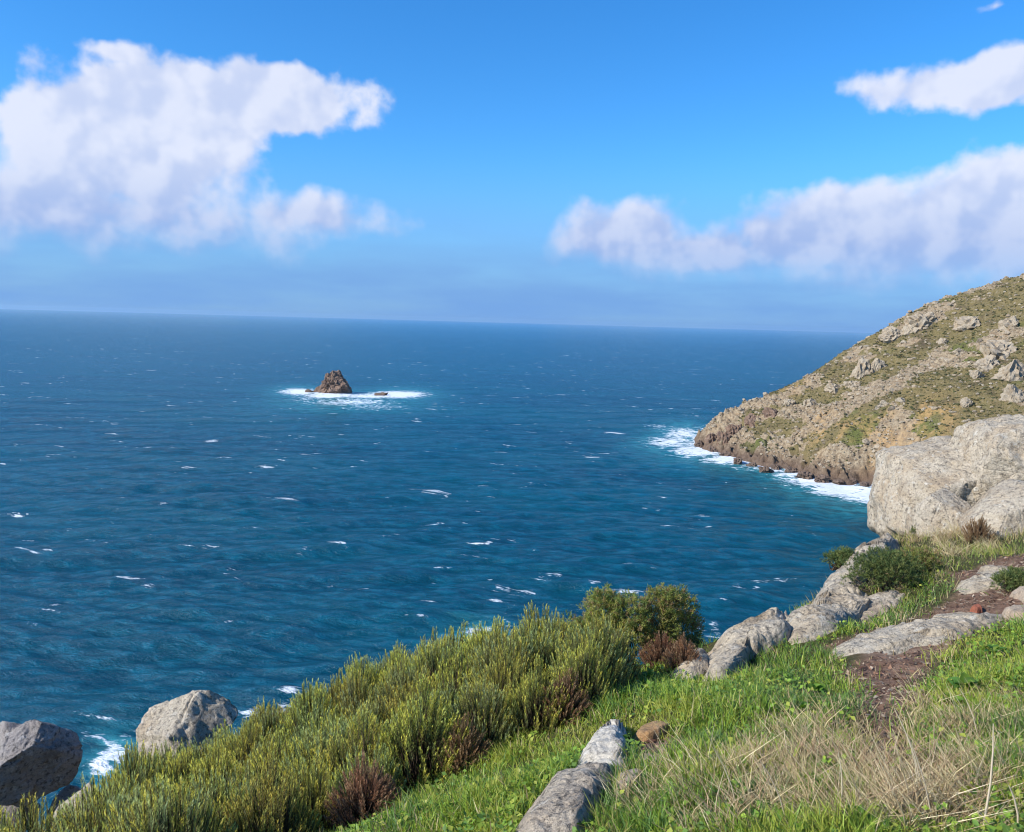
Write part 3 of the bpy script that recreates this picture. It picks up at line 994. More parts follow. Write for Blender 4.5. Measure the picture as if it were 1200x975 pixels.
    wv = n.math('MULTIPLY_ADD', wc2, .22, n.math('MULTIPLY_ADD', sp, .08, wc))
    wv = n.math('MULTIPLY_ADD', wc3, .10, wv)
    caps = n.ramp(wv, .815, .865)
    lace = n.voro(n.vmath('MULTIPLY_ADD', n.n('ShaderNodeTexNoise', {'Vector': chop, 'Scale': .15, 'Detail': 3.0}).outputs[1], (9, 9, 0), n.vmath('MULTIPLY', rot, (.6, 1, 1))), .16, 'DISTANCE_TO_EDGE')
    lac = n.math('MULTIPLY_ADD', n.ramp(lace, .35, 0.0), .30, n.math('MULTIPLY_ADD', c2, 1.5, n.math('MULTIPLY_ADD', c1, 1.6, -1.62)))
    fm = n.math('MULTIPLY', n.ramp(n.math('ADD', fo, lac), .62, .95), n.ramp(fo, .08, .3))
    foamf = n.math('MAXIMUM', n.math('MULTIPLY', caps, .85), fm, clamp=True)
    hgt = n.math('MULTIPLY_ADD', c1, 1.0, n.math('MULTIPLY', c2, .60))
    hgt = n.math('MULTIPLY_ADD', n.noise(chop, 2.4, 3, .6), .26, hgt)
    nb = n.bump(hgt, 1.0, 1.6)
    # a wind-roughened sea shows mostly facets tilted towards the eye, so it mirrors less than a flat sheet would
    fr = n.n('ShaderNodeFresnel', {'IOR': 1.333, 'Normal': nb}).outputs[0]
    fg = n.math('MINIMUM', n.n('ShaderNodeFresnel', {'IOR': 1.333}).outputs[0], .62)
    fr = n.math('MULTIPLY', n.math('MINIMUM', fr, n.math('MULTIPLY_ADD', fg, 1.6, .15)), .9)
    dif = n.n('ShaderNodeBsdfDiffuse', {'Color': col, 'Normal': n.bump(hgt, .5, 1.6)})
    glo = n.n('ShaderNodeBsdfGlossy', {'Color': (.62, .86, 1, 1), 'Roughness': .14, 'Normal': nb})
    wat = n.n('ShaderNodeMixShader', {0: fr, 1: dif.outputs[0], 2: glo.outputs[0]})
    fb = n.n('ShaderNodeBsdfPrincipled', {'Base Color': (.80, .84, .86, 1), 'Roughness': .9, 'Specular IOR Level': .1, 'Normal': nb})
    mx = n.n('ShaderNodeMixShader', {0: foamf, 1: wat.outputs[0], 2: fb.outputs[0]})
    n.n('ShaderNodeOutputMaterial', {'Surface': mx.outputs[0]})
    Fc = grid_faces(nrow - 0 if len(dist) == nrow else len(dist), na)
    link('sea', mesh('sea', V, Fc, mt, {'foam': foam, 'turquoise': turq, 'steep': steep}), kind='structure')


build_sea()


# ----------------------------------------------------------------- vegetation helpers
def blades(root, dirv, length, width, bend, seed, rgb, segs=2):
    """tapering blades: root (n,3), unit direction, length, width, sideways bend; rgb (n,3)"""
    r = np.random.default_rng(seed)
    n_ = len(root)
    a = r.uniform(0, 2 * math.pi, n_)
    sidev = np.c_[np.cos(a), np.sin(a), np.zeros(n_)]
    sidev = np.cross(dirv, sidev)
    sidev /= np.linalg.norm(sidev, axis=1)[:, None] + 1e-9
    outv = np.cross(sidev, dirv)
    down = np.array([0, 0, -1.0])
    L = length[:, None]; Wd = width[:, None]; B = bend[:, None]
    mid = root + dirv * L * .55 + (outv * .25) * B * L
    tip = root + dirv * L + (outv * .75 + down * .3) * B * L
    V = np.stack([root - sidev * Wd * .5, root + sidev * Wd * .5, mid - sidev * Wd * .42, mid + sidev * Wd * .42, tip], 1)
    t = np.array([[0, 1, 3], [0, 3, 2], [2, 3, 4]])
    Fc = (t[None] + (np.arange(n_) * 5)[:, None, None]).reshape(-1, 3)
    return V.reshape(-1, 3), Fc, np.repeat(rgb, 5, 0)


def join(parts):
    V, Fc, C, o = [], [], [], 0
    for v, f, c in parts:
        V.append(v); Fc.append(f + o); C.append(c); o += len(v)
    return np.concatenate(V), np.concatenate(Fc), np.concatenate(C)


def tubes(paths, radii, rgb, sides=3):
    """paths (n,k,3) with radii (n,k)"""
    n_, k, _ = paths.shape
    th = np.arange(sides) * 2 * math.pi / sides
    t = paths[:, -1] - paths[:, 0]
    t /= np.linalg.norm(t, axis=1)[:, None] + 1e-9
    ref = np.where(np.abs(t[:, 2:3]) > .9, [[1, 0, 0]], [[0, 0, 1]])
    a = np.cross(t, ref); a /= np.linalg.norm(a, axis=1)[:, None] + 1e-9
    b = np.cross(t, a)
    ring = np.cos(th)[None, :, None] * a[:, None] + np.sin(th)[None, :, None] * b[:, None]
    V = paths[:, :, None] + ring[:, None] * radii[:, :, None, None]
    f = []
    for i in range(k - 1):
        for j in range(sides):
            j2 = (j + 1) % sides
            f += [[i * sides + j, i * sides + j2, (i + 1) * sides + j2], [i * sides + j, (i + 1) * sides + j2, (i + 1) * sides + j]]
    f = np.array(f)
    Fc = (f[None] + (np.arange(n_) * k * sides)[:, None, None]).reshape(-1, 3)
    return V.reshape(-1, 3), Fc, np.repeat(rgb, k * sides, 0)


def unit(v):
    return v / (np.linalg.norm(v, axis=-1, keepdims=True) + 1e-9)


def heath_variant(seed, rad, hgt, nspike, tips, bases, spread=.22, spike=(.16, .30), needles=44, nl=.026, nw=.0058):
    """upright shrub: woody stems that end in bottle-brush spikes; returns (foliage mesh data, stem mesh data)"""
    r = np.random.default_rng(seed)
    q = np.sqrt(r.random(nspike)) * rad
    a = r.uniform(0, 2 * math.pi, nspike)
    lump = 1 + .28 * pn(np.c_[np.cos(a) * q * 5, np.sin(a) * q * 5, np.full(nspike, seed * .7)], seed)
    top = hgt * (1 - .55 * (q / rad) ** 2.2) * lump * r.uniform(.82, 1.12, nspike)
    L = np.minimum(r.uniform(*spike, nspike), top * .9)
    out = np.c_[np.cos(a), np.sin(a), np.zeros(nspike)]
    d = unit(np.array([0, 0, 1.0]) + out * (q / rad)[:, None] * spread * 2 + r.normal(size=(nspike, 3)) * .09)
    tip = np.c_[np.cos(a) * q, np.sin(a) * q, top]
    base = tip - d * L[:, None]
    foot = np.c_[np.cos(a) * q * .35, np.sin(a) * q * .35, np.full(nspike, -.06)]
    # needles
    k = needles
    t = (np.arange(k)[None] + r.random((nspike, k))) / k
    ph = r.uniform(0, 2 * math.pi, (nspike, k))
    cen = base[:, None] + d[:, None] * (L[:, None] * t)[..., None]
    ref = unit(np.cross(d, [1.0, .3, .1])); ref2 = np.cross(d, ref)
    o = np.cos(ph)[..., None] * ref[:, None] + np.sin(ph)[..., None] * ref2[:, None]
    nd = unit(o * (.55 + .25 * (1 - t))[..., None] + d[:, None] * .95)
    ln = nl * (1.15 - .55 * t ** 3) * r.uniform(.7, 1.25, (nspike, k))
    sd_ = np.cross(nd, o); sd_ = unit(sd_) * nw * .5
    V = np.stack([cen - sd_, cen + sd_, cen + nd * ln[..., None]], 2).reshape(-1, 3)
    Fc = np.arange(len(V)).reshape(-1, 3)
    mixc = r.random((nspike, 1, 1))
    tipc = np.array(tips)[r.integers(0, len(tips), nspike)][:, None]
    basc = np.array(bases)[r.integers(0, len(bases), nspike)][:, None]
    tt = (t ** 1.3)[..., None]
    C = (basc * (1 - tt) + tipc * tt) * r.uniform(.75, 1.2, (nspike, k, 1))
    C = np.repeat(C.reshape(-1, 3), 3, 0)
    mid = (foot + base) / 2 + r.normal(size=(nspike, 3)) * .02
    paths = np.stack([foot, mid, base, tip - d * L[:, None] * .1], 1)
    rr = np.stack([np.full(nspike, .006), np.full(nspike, .0045), np.full(nspike, .003), np.full(nspike, .0015)], 1)
    stems = tubes(paths, rr, np.repeat([[.085, .06, .04]], nspike, 0) * r.uniform(.6, 1.3, (nspike, 1)))
    return (V, Fc, C), stems


YG = [(.68, .63, .12), (.54, .57, .14), (.74, .66, .12), (.42, .49, .16), (.50, .55, .21), (.36, .44, .20)]
GB = [(.17, .22, .07), (.20, .25, .11), (.23, .24, .07)]
BR = [(.46, .27, .14), (.36, .20, .11), (.54, .38, .21), (.29, .19, .11)]


def plant(name, fol, stem, loc, rot, scale, label, cat, group=None, part='foliage'):
    e = bpy.data.objects.new(name, None)
    e.location = loc
    e.rotation_euler = (0, 0, rot)
    e.scale = (scale, scale, scale)
    COL.objects.link(e)
    e['label'] = label; e['category'] = cat
    if group:
        e['group'] = group
    link(part, fol, parent=e)
    if stem is not None:
        link('stems', stem, parent=e)
    return e


def gz(x, y):
    return float(ground(np.array([x]), np.array([y]))[0])


# ----------------------------------------------------------------- the heath bank
HV = []
for k in range(6):
    f, st = heath_variant(400 + k, .34, .62, 330, YG if k % 3 else YG[:3], GB)
    HV.append((mesh('foliage', f[0], f[1], M_LEAF, {'tint': f[2]}, smooth=False), mesh('stems', st[0], st[1], M_WOOD, {'tint': st[2]})))
FOOT = poly_xy([(380, 990), (450, 960), (530, 915), (600, 882), (660, 852), (700, 828), (745, 802), (785, 782)])
FOOT = np.r_[[(-2.6, 2.6), (-1.7, 3.6)], FOOT]


def foot_y(x):
    """distance ahead at which the heath starts"""
    o = np.argsort(FOOT[:, 0])
    return np.interp(x, FOOT[o, 0], FOOT[o, 1])


r = np.random.default_rng(91)
spots = []
tries = 0
while tries < 11000 and len(spots) < 250:
    tries += 1
    x = r.uniform(-7.2, 1.75) 
    y = r.uniform(2.6, 11.0)
    if y < foot_y(x) + .18 or y > np.interp(x, EDGE_X, EDGE_Y) + .1 - .5 * sstep(1.0, 1.8, x):
        continue
    if -.68 < x / y < -.50 and y > 5.0 or (x > .62 and y > 7.2):
        continue
    if (x + 4.85) ** 2 / 1.0 + (y - 12.0) ** 2 / .9 < 1 or (x < -4.5 and y > 8.8):
        continue
    if min([9] + [math.hypot(x - a, y - b) for a, b in spots]) < .40:
        continue
    spots.append((x, y))
for i, (x, y) in enumerate(spots):
    fz, sz = HV[i % 6]
    sc = r.uniform(.92, 1.26) * (.78 if y - foot_y(x) < .45 else 1.0)
    plant('heath_shrub', fz, sz, (x, y, gz(x, y) - .03), r.uniform(0, 6.28), sc, 'upright green heath shrub with spiky shoots in the dense bank above the sea', 'shrub', 'green heath shrubs of the bank')

BV = []
for k in range(2):
    f, st = heath_variant(440 + k, .30, .42, 240, BR, BR, spread=.4, spike=(.12, .2))
    BV.append((mesh('foliage', f[0], f[1], M_LEAF, {'tint': f[2]}, smooth=False), mesh('stems', st[0], st[1], M_WOOD, {'tint': st[2]})))
for (u, v, sc, lb) in [(428, 968, .9, 'dead russet brown shrub at the foot of the heath bank'), (335, 880, 1.25, 'reddish brown heather patch near the crest of the heath bank'), (775, 782, .85, 'reddish brown heather at the foot of the gorse'),
                       (800, 785, .7, 'brown withered heather between the gorse and the small pale wedge of rock'), (660, 845, .8, 'straw brown dry shrub under the yellow heath shoots'), (1146, 636, .85, 'russet dry bush in the cleft below the largest outcrop'),
                       (1166, 624, .6, 'small russet bush between the largest outcrop and the narrow slab'), (540, 902, .8, 'brown bare twigs in the shadow under the heath bank')]:
    h = spot(u, v)
    fz, sz = BV[int(u) % 2]
    plant('dry_shrub', fz, sz, (h[0], h[1], gz(h[0], h[1]) - .02), u * .1, sc, lb, 'shrub')


# ----------------------------------------------------------------- leafy bushes (gorse and low shrubs)
def bush_data(seed, lobes, nsprig, cols, leaf=(.02, .045), lw=.007, per=16):
    """lobes: (x, y, z, r) about the root; short spiny sprigs spread through the lobes"""
    r = np.random.default_rng(seed)
    lob = np.array(lobes)
    wgt = lob[:, 3] ** 2; wgt /= wgt.sum()
    li = r.choice(len(lob), nsprig, p=wgt)
    dv = unit(r.normal(size=(nsprig, 3)))
    dv[:, 2] = np.where(dv[:, 2] < -.35, -dv[:, 2], dv[:, 2])
    dv = unit(dv)
    bumpy = 1 + .30 * fbm(dv * 2.2 + li[:, None] * 3.1, 3, seed)
    rad = lob[li, 3] * bumpy * (1 - .45 * r.random(nsprig) ** 2.2)
    P = lob[li, :3] + dv * rad[:, None]
    P[:, 2] = np.maximum(P[:, 2], .02)
    d = unit(dv + [0, 0, .5] + r.normal(size=(nsprig, 3)) * .35)
    k = per
    dd = unit(d[:, None] * 1.0 + r.normal(size=(nsprig, k, 3)) * .75)
    base = P[:, None] + d[:, None] * (r.random((nsprig, k, 1)) * .05 - .02)
    ln = r.uniform(*leaf, (nsprig, k, 1))
    sv = unit(np.cross(dd, r.normal(size=(nsprig, k, 3)))) * lw * .5
    V = np.stack([base - sv * .5, base + dd * ln * .45 - sv, base + dd * ln, base + dd * ln * .45 + sv], 2).reshape(-1, 3)
    q = np.arange(nsprig * k)[:, None] * 4
    Fc = np.concatenate([q + [0, 1, 2], q + [0, 2, 3]])
    cc = np.array(cols)[r.integers(0, len(cols), nsprig)][:, None] * r.uniform(.65, 1.3, (nsprig, k, 1))
    C = np.repeat(cc.reshape(-1, 3), 4, 0)
    # branches from the root to the lobes
    nb = 46
    bi = r.choice(len(lob), nb, p=wgt)
    e = lob[bi, :3] + unit(r.normal(size=(nb, 3))) * lob[bi, 3:4] * .8
    e[:, 2] = np.maximum(e[:, 2], .05)
    s0 = np.c_[r.normal(size=(nb, 2)) * .05, np.full(nb, -.05)]
    md = s0 * .5 + e * .5 + r.normal(size=(nb, 3)) * .03
    st = tubes(np.stack([s0, md, e], 1), np.stack([np.full(nb, .014), np.full(nb, .008), np.full(nb, .002)], 1), np.repeat([[.075, .055, .04]], nb, 0), 4)
    return (V, Fc, C), st


def bush(name, seed, root, lobes_px, y, nsprig, cols, label, cat='bush', thickness=1.0, **kw):
    """lobes given as pixel centre and pixel radius at distance y"""
    lob = []
    for (u, v, rp, dy) in lobes_px:
        p = at(u, v, y + dy)
        lob.append((p[0] - root[0], p[1] - root[1], p[2] - root[2], rp * (y + dy) / FPX))
    f, st = bush_data(seed, lob, nsprig, cols, **kw)
    return plant(name, mesh('foliage', f[0], f[1], M_LEAF, {'tint': f[2]}, smooth=False), mesh('stems', st[0], st[1], M_WOOD, {'tint': st[2]}), root, 0, 1.0, label, cat)


GORSE = [(.26, .27, .06), (.32, .31, .08), (.18, .21, .06), (.36, .30, .11), (.22, .27, .07), (.30, .20, .10)]
h = at(735, 800, 8.2)
bush('gorse_bush', 501, (h[0], h[1], gz(h[0], h[1])), [(706, 712, 22, 0), (712, 732, 32, .1), (737, 722, 25, -.1), (700, 755, 34, .1), (738, 756, 34, -.1), (670, 748, 24, .1)], 8.3, 2300, GORSE,
     'rounded olive green gorse bush crowning the heath bank')
h = at(785, 800, 8.3)
bush('gorse_bush', 502, (h[0], h[1], gz(h[0], h[1])), [(775, 712, 24, 0), (792, 716, 24, .1), (770, 738, 28, -.1), (797, 742, 26, .2), (775, 762, 26, -.1), (805, 760, 18, .2)], 8.4, 2000, GORSE,
     'taller gorse bush with a dark shaded side next to the rock rib')
DKG = [(.11, .16, .05), (.16, .20, .06), (.20, .22, .07), (.09, .13, .045)]
for (u, v, sz, lb, cols) in [(1035, 690, 1.0, 'low dark green shrub on the slope beside the pale granite rib', DKG), (1072, 672, .7, 'small brownish green shrub behind the low dark green one', GORSE),
                             (1083, 628, .45, 'small green tuft at the foot of the largest outcrop', DKG), (985, 662, .5, 'small green bush clinging to the seaward edge of the granite rib', DKG),
                             (1190, 692, .5, 'dark green leafy herb beside the tan stone on the path', DKG), (1198, 615, .8, 'olive bush on the bank above the narrow rock slab', GORSE)]:
    if u == 985:
        p = at(u, v, 11.2)
    else:
        p = spot(u, v)
    lob = [(-.22 * sz, 0, .16 * sz, .26 * sz), (.2 * sz, .05, .2 * sz, .28 * sz), (0, -.1 * sz, .22 * sz, .26 * sz), (.05, .2 * sz, .2 * sz, .26 * sz)]
    f, st = bush_data(520 + u, lob, int(1100 * sz ** 1.3), cols)
    plant('low_bush', mesh('foliage', f[0], f[1], M_LEAF, {'tint': f[2]}, smooth=False), mesh('stems', st[0], st[1], M_WOOD, {'tint': st[2]}), (p[0], p[1], p[2] - .03), 0, 1, lb, 'bush')


# ----------------------------------------------------------------- grass and ground cover
def veg_points(seed, n_, falloff=1.4, ymin=2.2, ymax=17.0, a0=-.42, a1=.74):
    r = np.random.default_rng(seed)
    y = ymin * (ymax / ymin) ** r.random(n_ * 3)
    x = r.uniform(a0, a1, n_ * 3) * (y + .6)
    keepp = r.random(n_ * 3) < np.minimum(1, (3.2 / y) ** (falloff - 1.0) * 1.0)
    e = y - np.interp(x, EDGE_X, EDGE_Y)
    keepp &= e < np.where((x > 1.7) & (x < 3.5), -1.0, np.where((x >= 3.5) & (x < 6.3), -.5, .3))
    b = bare(x, y)
    keepp &= r.random(n_ * 3) > b * .985
    for P in SLABS:
        keepp &= ~(inside(P, x, y) & (poly_dist(P, x, y) > .045))
    keepp &= ~((x < 1.6) & (y > foot_y(x) + .55))
    for cx, cy, rr in ROCKS_XY:
        if cy < 14:
            pass
    x, y = x[keepp][:n_], y[keepp][:n_]
    return x, y, ground(x, y), r


def grass_colours(x, y, r, dry):
    P = xyz(x, y)
    n1 = fbm(P * 1.3, 3, 301); n2 = fbm(P * .55 + 4, 2, 305); n3 = fbm(P * 3.5, 2, 309)
    c = np.empty((len(x), 3))
    pal = np.array([(.19, .30, .045), (.27, .36, .05), (.13, .22, .06), (.38, .40, .07), (.28, .26, .08), (.52, .42, .23), (.40, .29, .15)])
    t = n1 + r.normal(size=len(x)) * .35
    idx = np.where(t > .35, 3, np.where(t > .0, 1, np.where(t > -.35, 0, 2)))
    idx = np.where(n3 + r.normal(size=len(x)) * .4 > .75, 4, idx)
    d = dry + .5 * n2 + r.normal(size=len(x)) * .33
    idx = np.where(d > .62, 5, np.where(d > .52, 6, idx))
    far = (sstep(7.5, 11.5, y) * .6 * r.random(len(x)))[:, None]
    return (pal[idx] * (1 - far) + np.array([.34, .29, .11]) * far) * r.uniform(.75, 1.25, (len(x), 1))


DRYP = poly_xy([(790, 990), (810, 930), (850, 895), (900, 855), (990, 850), (1010, 900), (1080, 880), (1120, 840), (1205, 900), (1205, 990)])


def dryness(x, y):
    d = np.where(inside(DRYP, x, y), -1, 1) * poly_dist(DRYP, x, y)
    far = sstep(8.0, 11, y) * .62
    edge = .5 * np.exp(-np.abs(np.where(inside(PATH, x, y), 0, poly_dist(PATH, x, y))) / .12)
    return np.maximum.reduce([.40 * (1 - sstep(-.3, .25, d)), far, edge * .9]) - .08


def build_grass():
    x, y, z, r = veg_points(601, 145000)
    for sd_, a0, a1, cnt in ((607, .74, 1.5, 48000), (609, -1.0, -.42, 12000)):       # the slope goes on beyond the picture
        x2, y2, z2, _ = veg_points(sd_, cnt, 1.4, 1.6, 17.0, a0, a1)
        x, y, z = np.r_[x, x2], np.r_[y, y2], np.r_[z, z2]
    nb = len(x)
    dr = dryness(x, y)
    cl = .8 + .75 * fbm(xyz(x, y) * 2.1, 3, 611)
    a = r.uniform(0, 6.28, nb); ln_ = r.gamma(2.2, .22, nb)
    d = unit(np.c_[np.cos(a) * ln_ - .12, np.sin(a) * ln_, np.ones(nb)])
    L = r.uniform(.05, .15, nb) * np.clip(cl, .35, 2.1) * (1 + .03 * y)
    wd = r.uniform(.003, .0062, nb) * (1 + .06 * y)
    V, Fc, C = blades(np.c_[x, y, z - .01], d, L, wd, r.uniform(.1, .9, nb), 602, grass_colours(x, y, r, dr))
    link('grass', mesh('grass', V, Fc, M_GRASS, {'tint': C}), kind='stuff', label='short mixed green grass covering the near slope', category='grass')
    # small round leaves between the blades
    x, y, z, r = veg_points(603, 42000)
    keepp = (fbm(xyz(x, y) * 1.1 + 2, 3, 621) + r.normal(size=len(x)) * .3 > .02) & (dryness(x, y) < .3)
    x, y, z = x[keepp], y[keepp], z[keepp]
    nb = len(x)
    up = unit(np.c_[r.normal(size=(nb, 2)) * .55, np.ones(nb)])
    a = r.uniform(0, 6.28, nb)
    d = unit(np.cross(up, np.c_[np.cos(a), np.sin(a), np.zeros(nb)]))
    sv = np.cross(up, d)
    L = (r.uniform(.016, .040, nb) * (1 + .03 * y))[:, None]
    P0 = np.c_[x, y, z + r.uniform(.01, .085, nb)]
    V = np.stack([P0, P0 + d * L * .5 - sv * L * .36 + up * L * .12, P0 + d * L, P0 + d * L * .5 + sv * L * .36 + up * L * .12], 1).reshape(-1, 3)
    q = np.arange(nb)[:, None] * 4
    Fc = np.concatenate([q + [0, 1, 2], q + [0, 2, 3]])
    pal = np.array([(.20, .34, .045), (.27, .39, .05), (.14, .25, .05), (.37, .41, .07)])
    C = np.repeat(pal[r.integers(0, 4, nb)] * r.uniform(.7, 1.25, (nb, 1)), 4, 0)
    link('ground_cover', mesh('ground_cover', V, Fc, M_GRASS, {'tint': C}), kind='stuff', label='small round green leaves growing among the grass', category='ground cover')
    # dead leaves, chips and straw on the trodden earth
    r = np.random.default_rng(605)
    lo, hi = PATH.min(0), PATH.max(0)
    x = r.uniform(lo[0], hi[0], 60000); y = r.uniform(lo[1], hi[1], 60000)
    x = np.r_[x, r.uniform(SOIL.min(0)[0], SOIL.max(0)[0], 500)]; y = np.r_[y, r.uniform(SOIL.min(0)[1], SOIL.max(0)[1], 500)]
    keepp = bare(x, y) > r.uniform(.2, .9, len(x))
    for P in SLABS:
        keepp &= ~(inside(P, x, y) & (r.random(len(x)) < .93))
    x, y = x[keepp][:22000], y[keepp][:22000]
    nb = len(x); z = ground(x, y)
    a = r.uniform(0, 6.28, nb)
    d = np.c_[np.cos(a), np.sin(a), r.normal(size=nb) * .22]; sv = np.c_[-np.sin(a), np.cos(a), r.normal(size=nb) * .35]
    L = (r.gamma(2.2, .0055, nb) + .004)[:, None]; asp = r.uniform(.1, .6, nb)[:, None]
    P0 = np.c_[x, y, z + r.uniform(.002, .016, nb)]
    V = np.stack([P0 - d * L, P0 - sv * L * asp, P0 + d * L, P0 + sv * L * asp], 1).reshape(-1, 3)
    q = np.arange(nb)[:, None] * 4
    Fc = np.concatenate([q + [0, 1, 2], q + [0, 2, 3]])
    pal = np.array([(.25, .15, .09), (.16, .085, .05), (.38, .28, .18), (.10, .06, .04), (.45, .36, .25), (.30, .17, .10)])
    C = np.repeat(pal[r.integers(0, 6, nb)] * r.uniform(.7, 1.2, (nb, 1)), 4, 0)
    link('leaf_litter', mesh('leaf_litter', V, Fc, M_DRY, {'tint': C}, smooth=False), kind='stuff', label='brown leaf litter and chips on the bare earth path', category='litter')


build_grass()


# ----------------------------------------------------------------- dry grass tufts, stalks, broad leaves
def straw_tuft(seed, nst, rad, length, lean):
    r = np.random.default_rng(seed)
    a = r.uniform(0, 6.28, nst); q = np.sqrt(r.random(nst)) * rad
    root = np.c_[np.cos(a) * q, np.sin(a) * q, np.full(nst, -.02)]
    d = unit(np.c_[r.normal(size=nst) * .5 - lean, r.normal(size=nst) * .35, np.ones(nst)])
    L = r.uniform(length * .35, length, nst)[:, None]
    sag = unit(d * [1, 1, 0] + 1e-6) * .14 - [0, 0, .05]
    paths = np.stack([root, root + d * L * .5, root + d * L + sag * L], 1)
    rr = np.stack([np.full(nst, .0024), np.full(nst, .0018), np.full(nst, .0006)], 1) * r.uniform(.6, 1.5, (nst, 1))
    pal = np.array([(.70, .57, .33), (.58, .45, .25), (.78, .66, .42), (.45, .33, .18), (.60, .43, .25)])
    c = pal[r.integers(0, 5, nst)] * r.uniform(.8, 1.15, (nst, 1))
    A = tubes(paths, rr, c)
    nb = nst * 2
    a = r.uniform(0, 6.28, nb); q = np.sqrt(r.random(nb)) * rad * 1.2
    root = np.c_[np.cos(a) * q, np.sin(a) * q, np.full(nb, -.01)]
    d = unit(np.c_[r.normal(size=nb) * .8 - lean, r.normal(size=nb) * .8, np.ones(nb)])
    B = blades(root, d, r.uniform(.06, length * .55, nb), r.uniform(.003, .006, nb), r.uniform(.2, 1.0, nb), seed + 1, pal[r.integers(0, 5, nb)] * r.uniform(.6, 1.1, (nb, 1)))
    V, Fc, C = join([A, B])
    return mesh('straw', V, Fc, M_DRY, {'tint': C})


TV = [straw_tuft(700 + k, 34, .10, (.26, .34, .22, .40, .30)[k], (.25, .45, .1, .3, -.15)[k]) for k in range(5)]
r = np.random.default_rng(71)
placed = []
for (n_, box, sc0) in ((46, (640, 850, 1200, 990), 1.0), (20, (860, 890, 1200, 990), 1.0), (9, (736, 905, 830, 985), .8), (10, (1080, 800, 1200, 870), .7), (7, (655, 800, 700, 850), .8), (16, (1060, 625, 1190, 655), 1.0), (8, (1040, 655, 1080, 690), .8), (6, (430, 935, 560, 975), .6)):
    t = 0
    while n_ > 0 and t < 2000:
        t += 1
        u = r.uniform(box[0], box[2]); v = r.uniform(box[1], box[3])
        h = hit(u, v)
        if h is None:
            continue
        xa, ya = np.array([h[0]]), np.array([h[1]])
        if u < 735 and v > 900:
            continue
        if sc0 == 1.0 and v > 700 and not inside(DRYP, xa, ya)[0]:
            continue
        if any(inside(P, xa, ya)[0] for P in SLABS):
            continue
        if min([9] + [math.hypot(h[0] - a, h[1] - b) for a, b in placed]) < .09:
            continue
        placed.append((h[0], h[1])); n_ -= 1
        o = link('dry_grass_tuft', TV[int(r.integers(0, 5))], (h[0], h[1], gz(h[0], h[1])), label='tuft of straw coloured dry grass growing among green grass', category='grass tuft', group='dry grass tufts')
        o.rotation_euler = (0, 0, r.uniform(-.6, .6))
        s_ = sc0 * r.uniform(.7, 1.15)
        o.scale = (s_, s_, s_ * r.uniform(.75, 1.1))
        o['category'] = 'grass tuft'

for k, (u0_, v0_, u1_, v1_, dy) in enumerate([(1150, 985, 1164, 848, .05), (1196, 985, 1182, 920, .0), (1090, 945, 1048, 830, .1), (1075, 945, 1068, 880, 0), (1062, 940, 1070, 905, 0), (1152, 872, 1124, 806, .1), (1100, 975, 1060, 855, 0),
                                              (985, 965, 982, 880, 0), (1170, 985, 1140, 945, 0), (930, 975, 890, 890, 0), (870, 960, 838, 880, .0)]):
    h = hit(min(u0_, 1199), v0_)
    if h is None:
        continue
    tp = at(u1_, v1_, h[1] + dy)
    b0 = np.array([h[0], h[1], gz(h[0], h[1]) - .03])
    mid = (b0 + tp) / 2 + (.012, .0, .01)
    pth = np.stack([b0, b0 * .7 + tp * .3 + (.006, 0, 0), mid, mid * .45 + tp * .55 + (.004, 0, .004), tp])[None] - b0
    w0 = .0046 if k < 2 else .003
    Vv, Ff, Cc = tubes(pth, np.array([[w0, w0 * .9, w0 * .8, w0 * .7, w0 * .35]]), np.array([[.62, .52, .36]]), 6)
    link('dry_stalk', mesh('dry_stalk', Vv, Ff, M_DRY, {'tint': Cc}), b0, label='tall pale dry stalk standing over the straw grass', category='stalk', group='tall dry stalks')


def leaf_mesh(seed):
    r = np.random.default_rng(seed)
    t = np.linspace(0, 1, 7)
    wv = .34 * np.sin(np.pi * t ** .8) ** .8 + .015
    zc = .32 * np.sin(t * 2.2) - .10 * t
    V, Fc = [], []
    for i in range(7):
        V += [(t[i], -wv[i], zc[i] + wv[i] * .35), (t[i], 0, zc[i]), (t[i], wv[i], zc[i] + wv[i] * .35)]
    for i in range(6):
        for j in (0, 1):
            Fc.append((i * 3 + j, i * 3 + j + 3, i * 3 + j + 4, i * 3 + j + 1))
    return np.array(V), np.array(Fc)


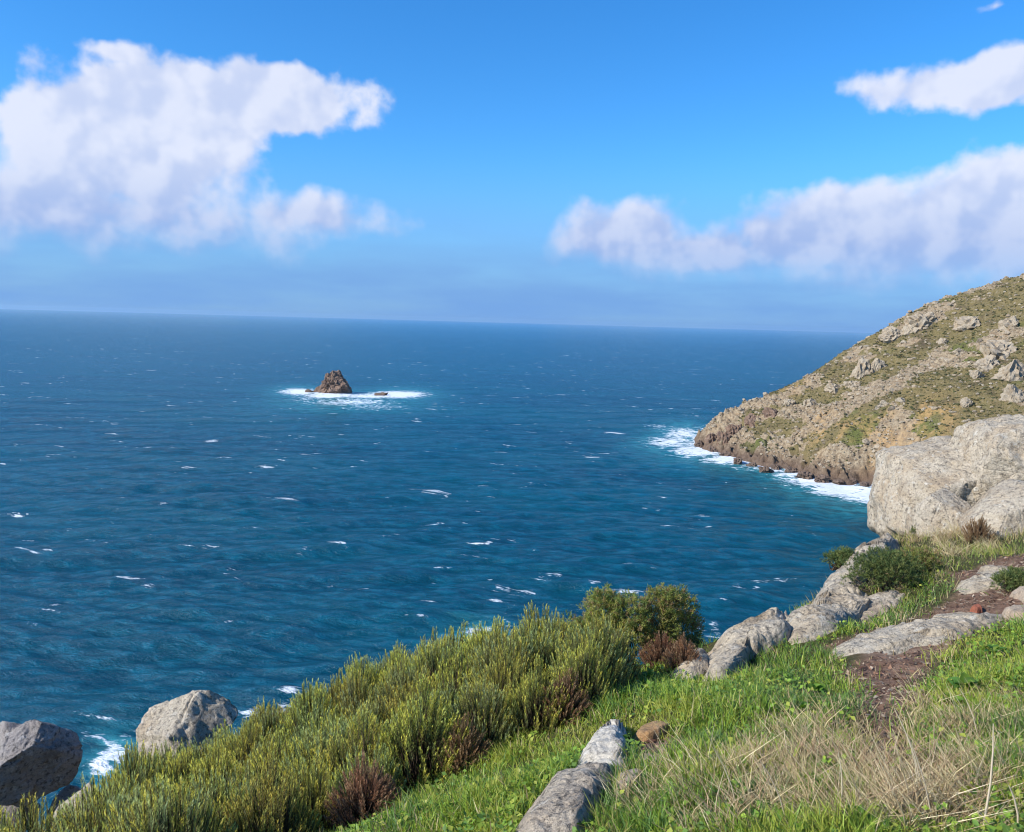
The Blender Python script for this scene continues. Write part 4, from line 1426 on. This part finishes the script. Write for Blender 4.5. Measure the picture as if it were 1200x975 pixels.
LV, LF = leaf_mesh(1)
LEAVES = [mesh('leaf', LV, LF, M_LEAF, {'tint': np.repeat([c], len(LV), 0)}) for c in ((.13, .25, .03), (.09, .19, .035), (.18, .29, .04))]
r = np.random.default_rng(73)
for (u, v, nl_, sz, lb) in [(1130, 812, 11, .11, 'bright broad leaved weed in the grass next to the earth path'), (1112, 830, 9, .09, 'smaller broad leaved weed below the bright one'), (1005, 975, 12, .08, 'broad leaved weed under the straw grass'),
                            (1030, 985, 10, .075, 'second broad leaved weed growing out of the straw grass'), (775, 775, 9, .12, 'leafy green weed under the gorse and the brown heather'), (760, 798, 9, .10, 'leafy weed where the grass meets the heath bank'),
                            (705, 940, 9, .06, 'small leafy weed against the long grey slab'), (955, 812, 10, .07, 'leafy weed in the lush grass left of the earth path'), (940, 835, 9, .07, 'leafy weed in the dark hollow of the grass'), (1165, 770, 9, .09, 'leafy weed in the grass below the long pale ledge')]:
    h = spot(u, min(v, 990))
    e = bpy.data.objects.new('leafy_weed', None)
    e.location = (h[0], h[1], gz(h[0], h[1]) + .015)
    COL.objects.link(e)
    e['label'] = lb; e['category'] = 'weed'
    for k in range(nl_):
        o = link('leaf', LEAVES[int(r.integers(0, 3))], (0, 0, 0), parent=e)
        o.rotation_euler = (r.normal() * .25, -r.uniform(.1, .9), k * 2.4 + r.normal() * .2)
        s_ = sz * r.uniform(.7, 1.2)
        o.scale = (s_, s_, s_)


# ----------------------------------------------------------------- sea air
HAZE_DENSITY = 1.0e-5
bm = bmesh.new()
bmesh.ops.create_cube(bm, size=1.0)
me = bpy.data.meshes.new('haze')
for v in bm.verts:
    v.co = Vector((v.co.x * 112000.0, v.co.y * 112000.0, v.co.z * 260.0 + 120.0))
bm.to_mesh(me)
bm.free()
mt, n = new_mat('sea_air')
vol = n.n('ShaderNodeVolumePrincipled', {'Color': (.50, .76, 1.0, 1.0), 'Density': HAZE_DENSITY, 'Anisotropy': .2})
n.n('ShaderNodeOutputMaterial', {'Volume': vol.outputs[0]})
me.materials.append(mt)
link('haze', me, kind='stuff', label='thin blue sea air that softens the horizon', category='haze')
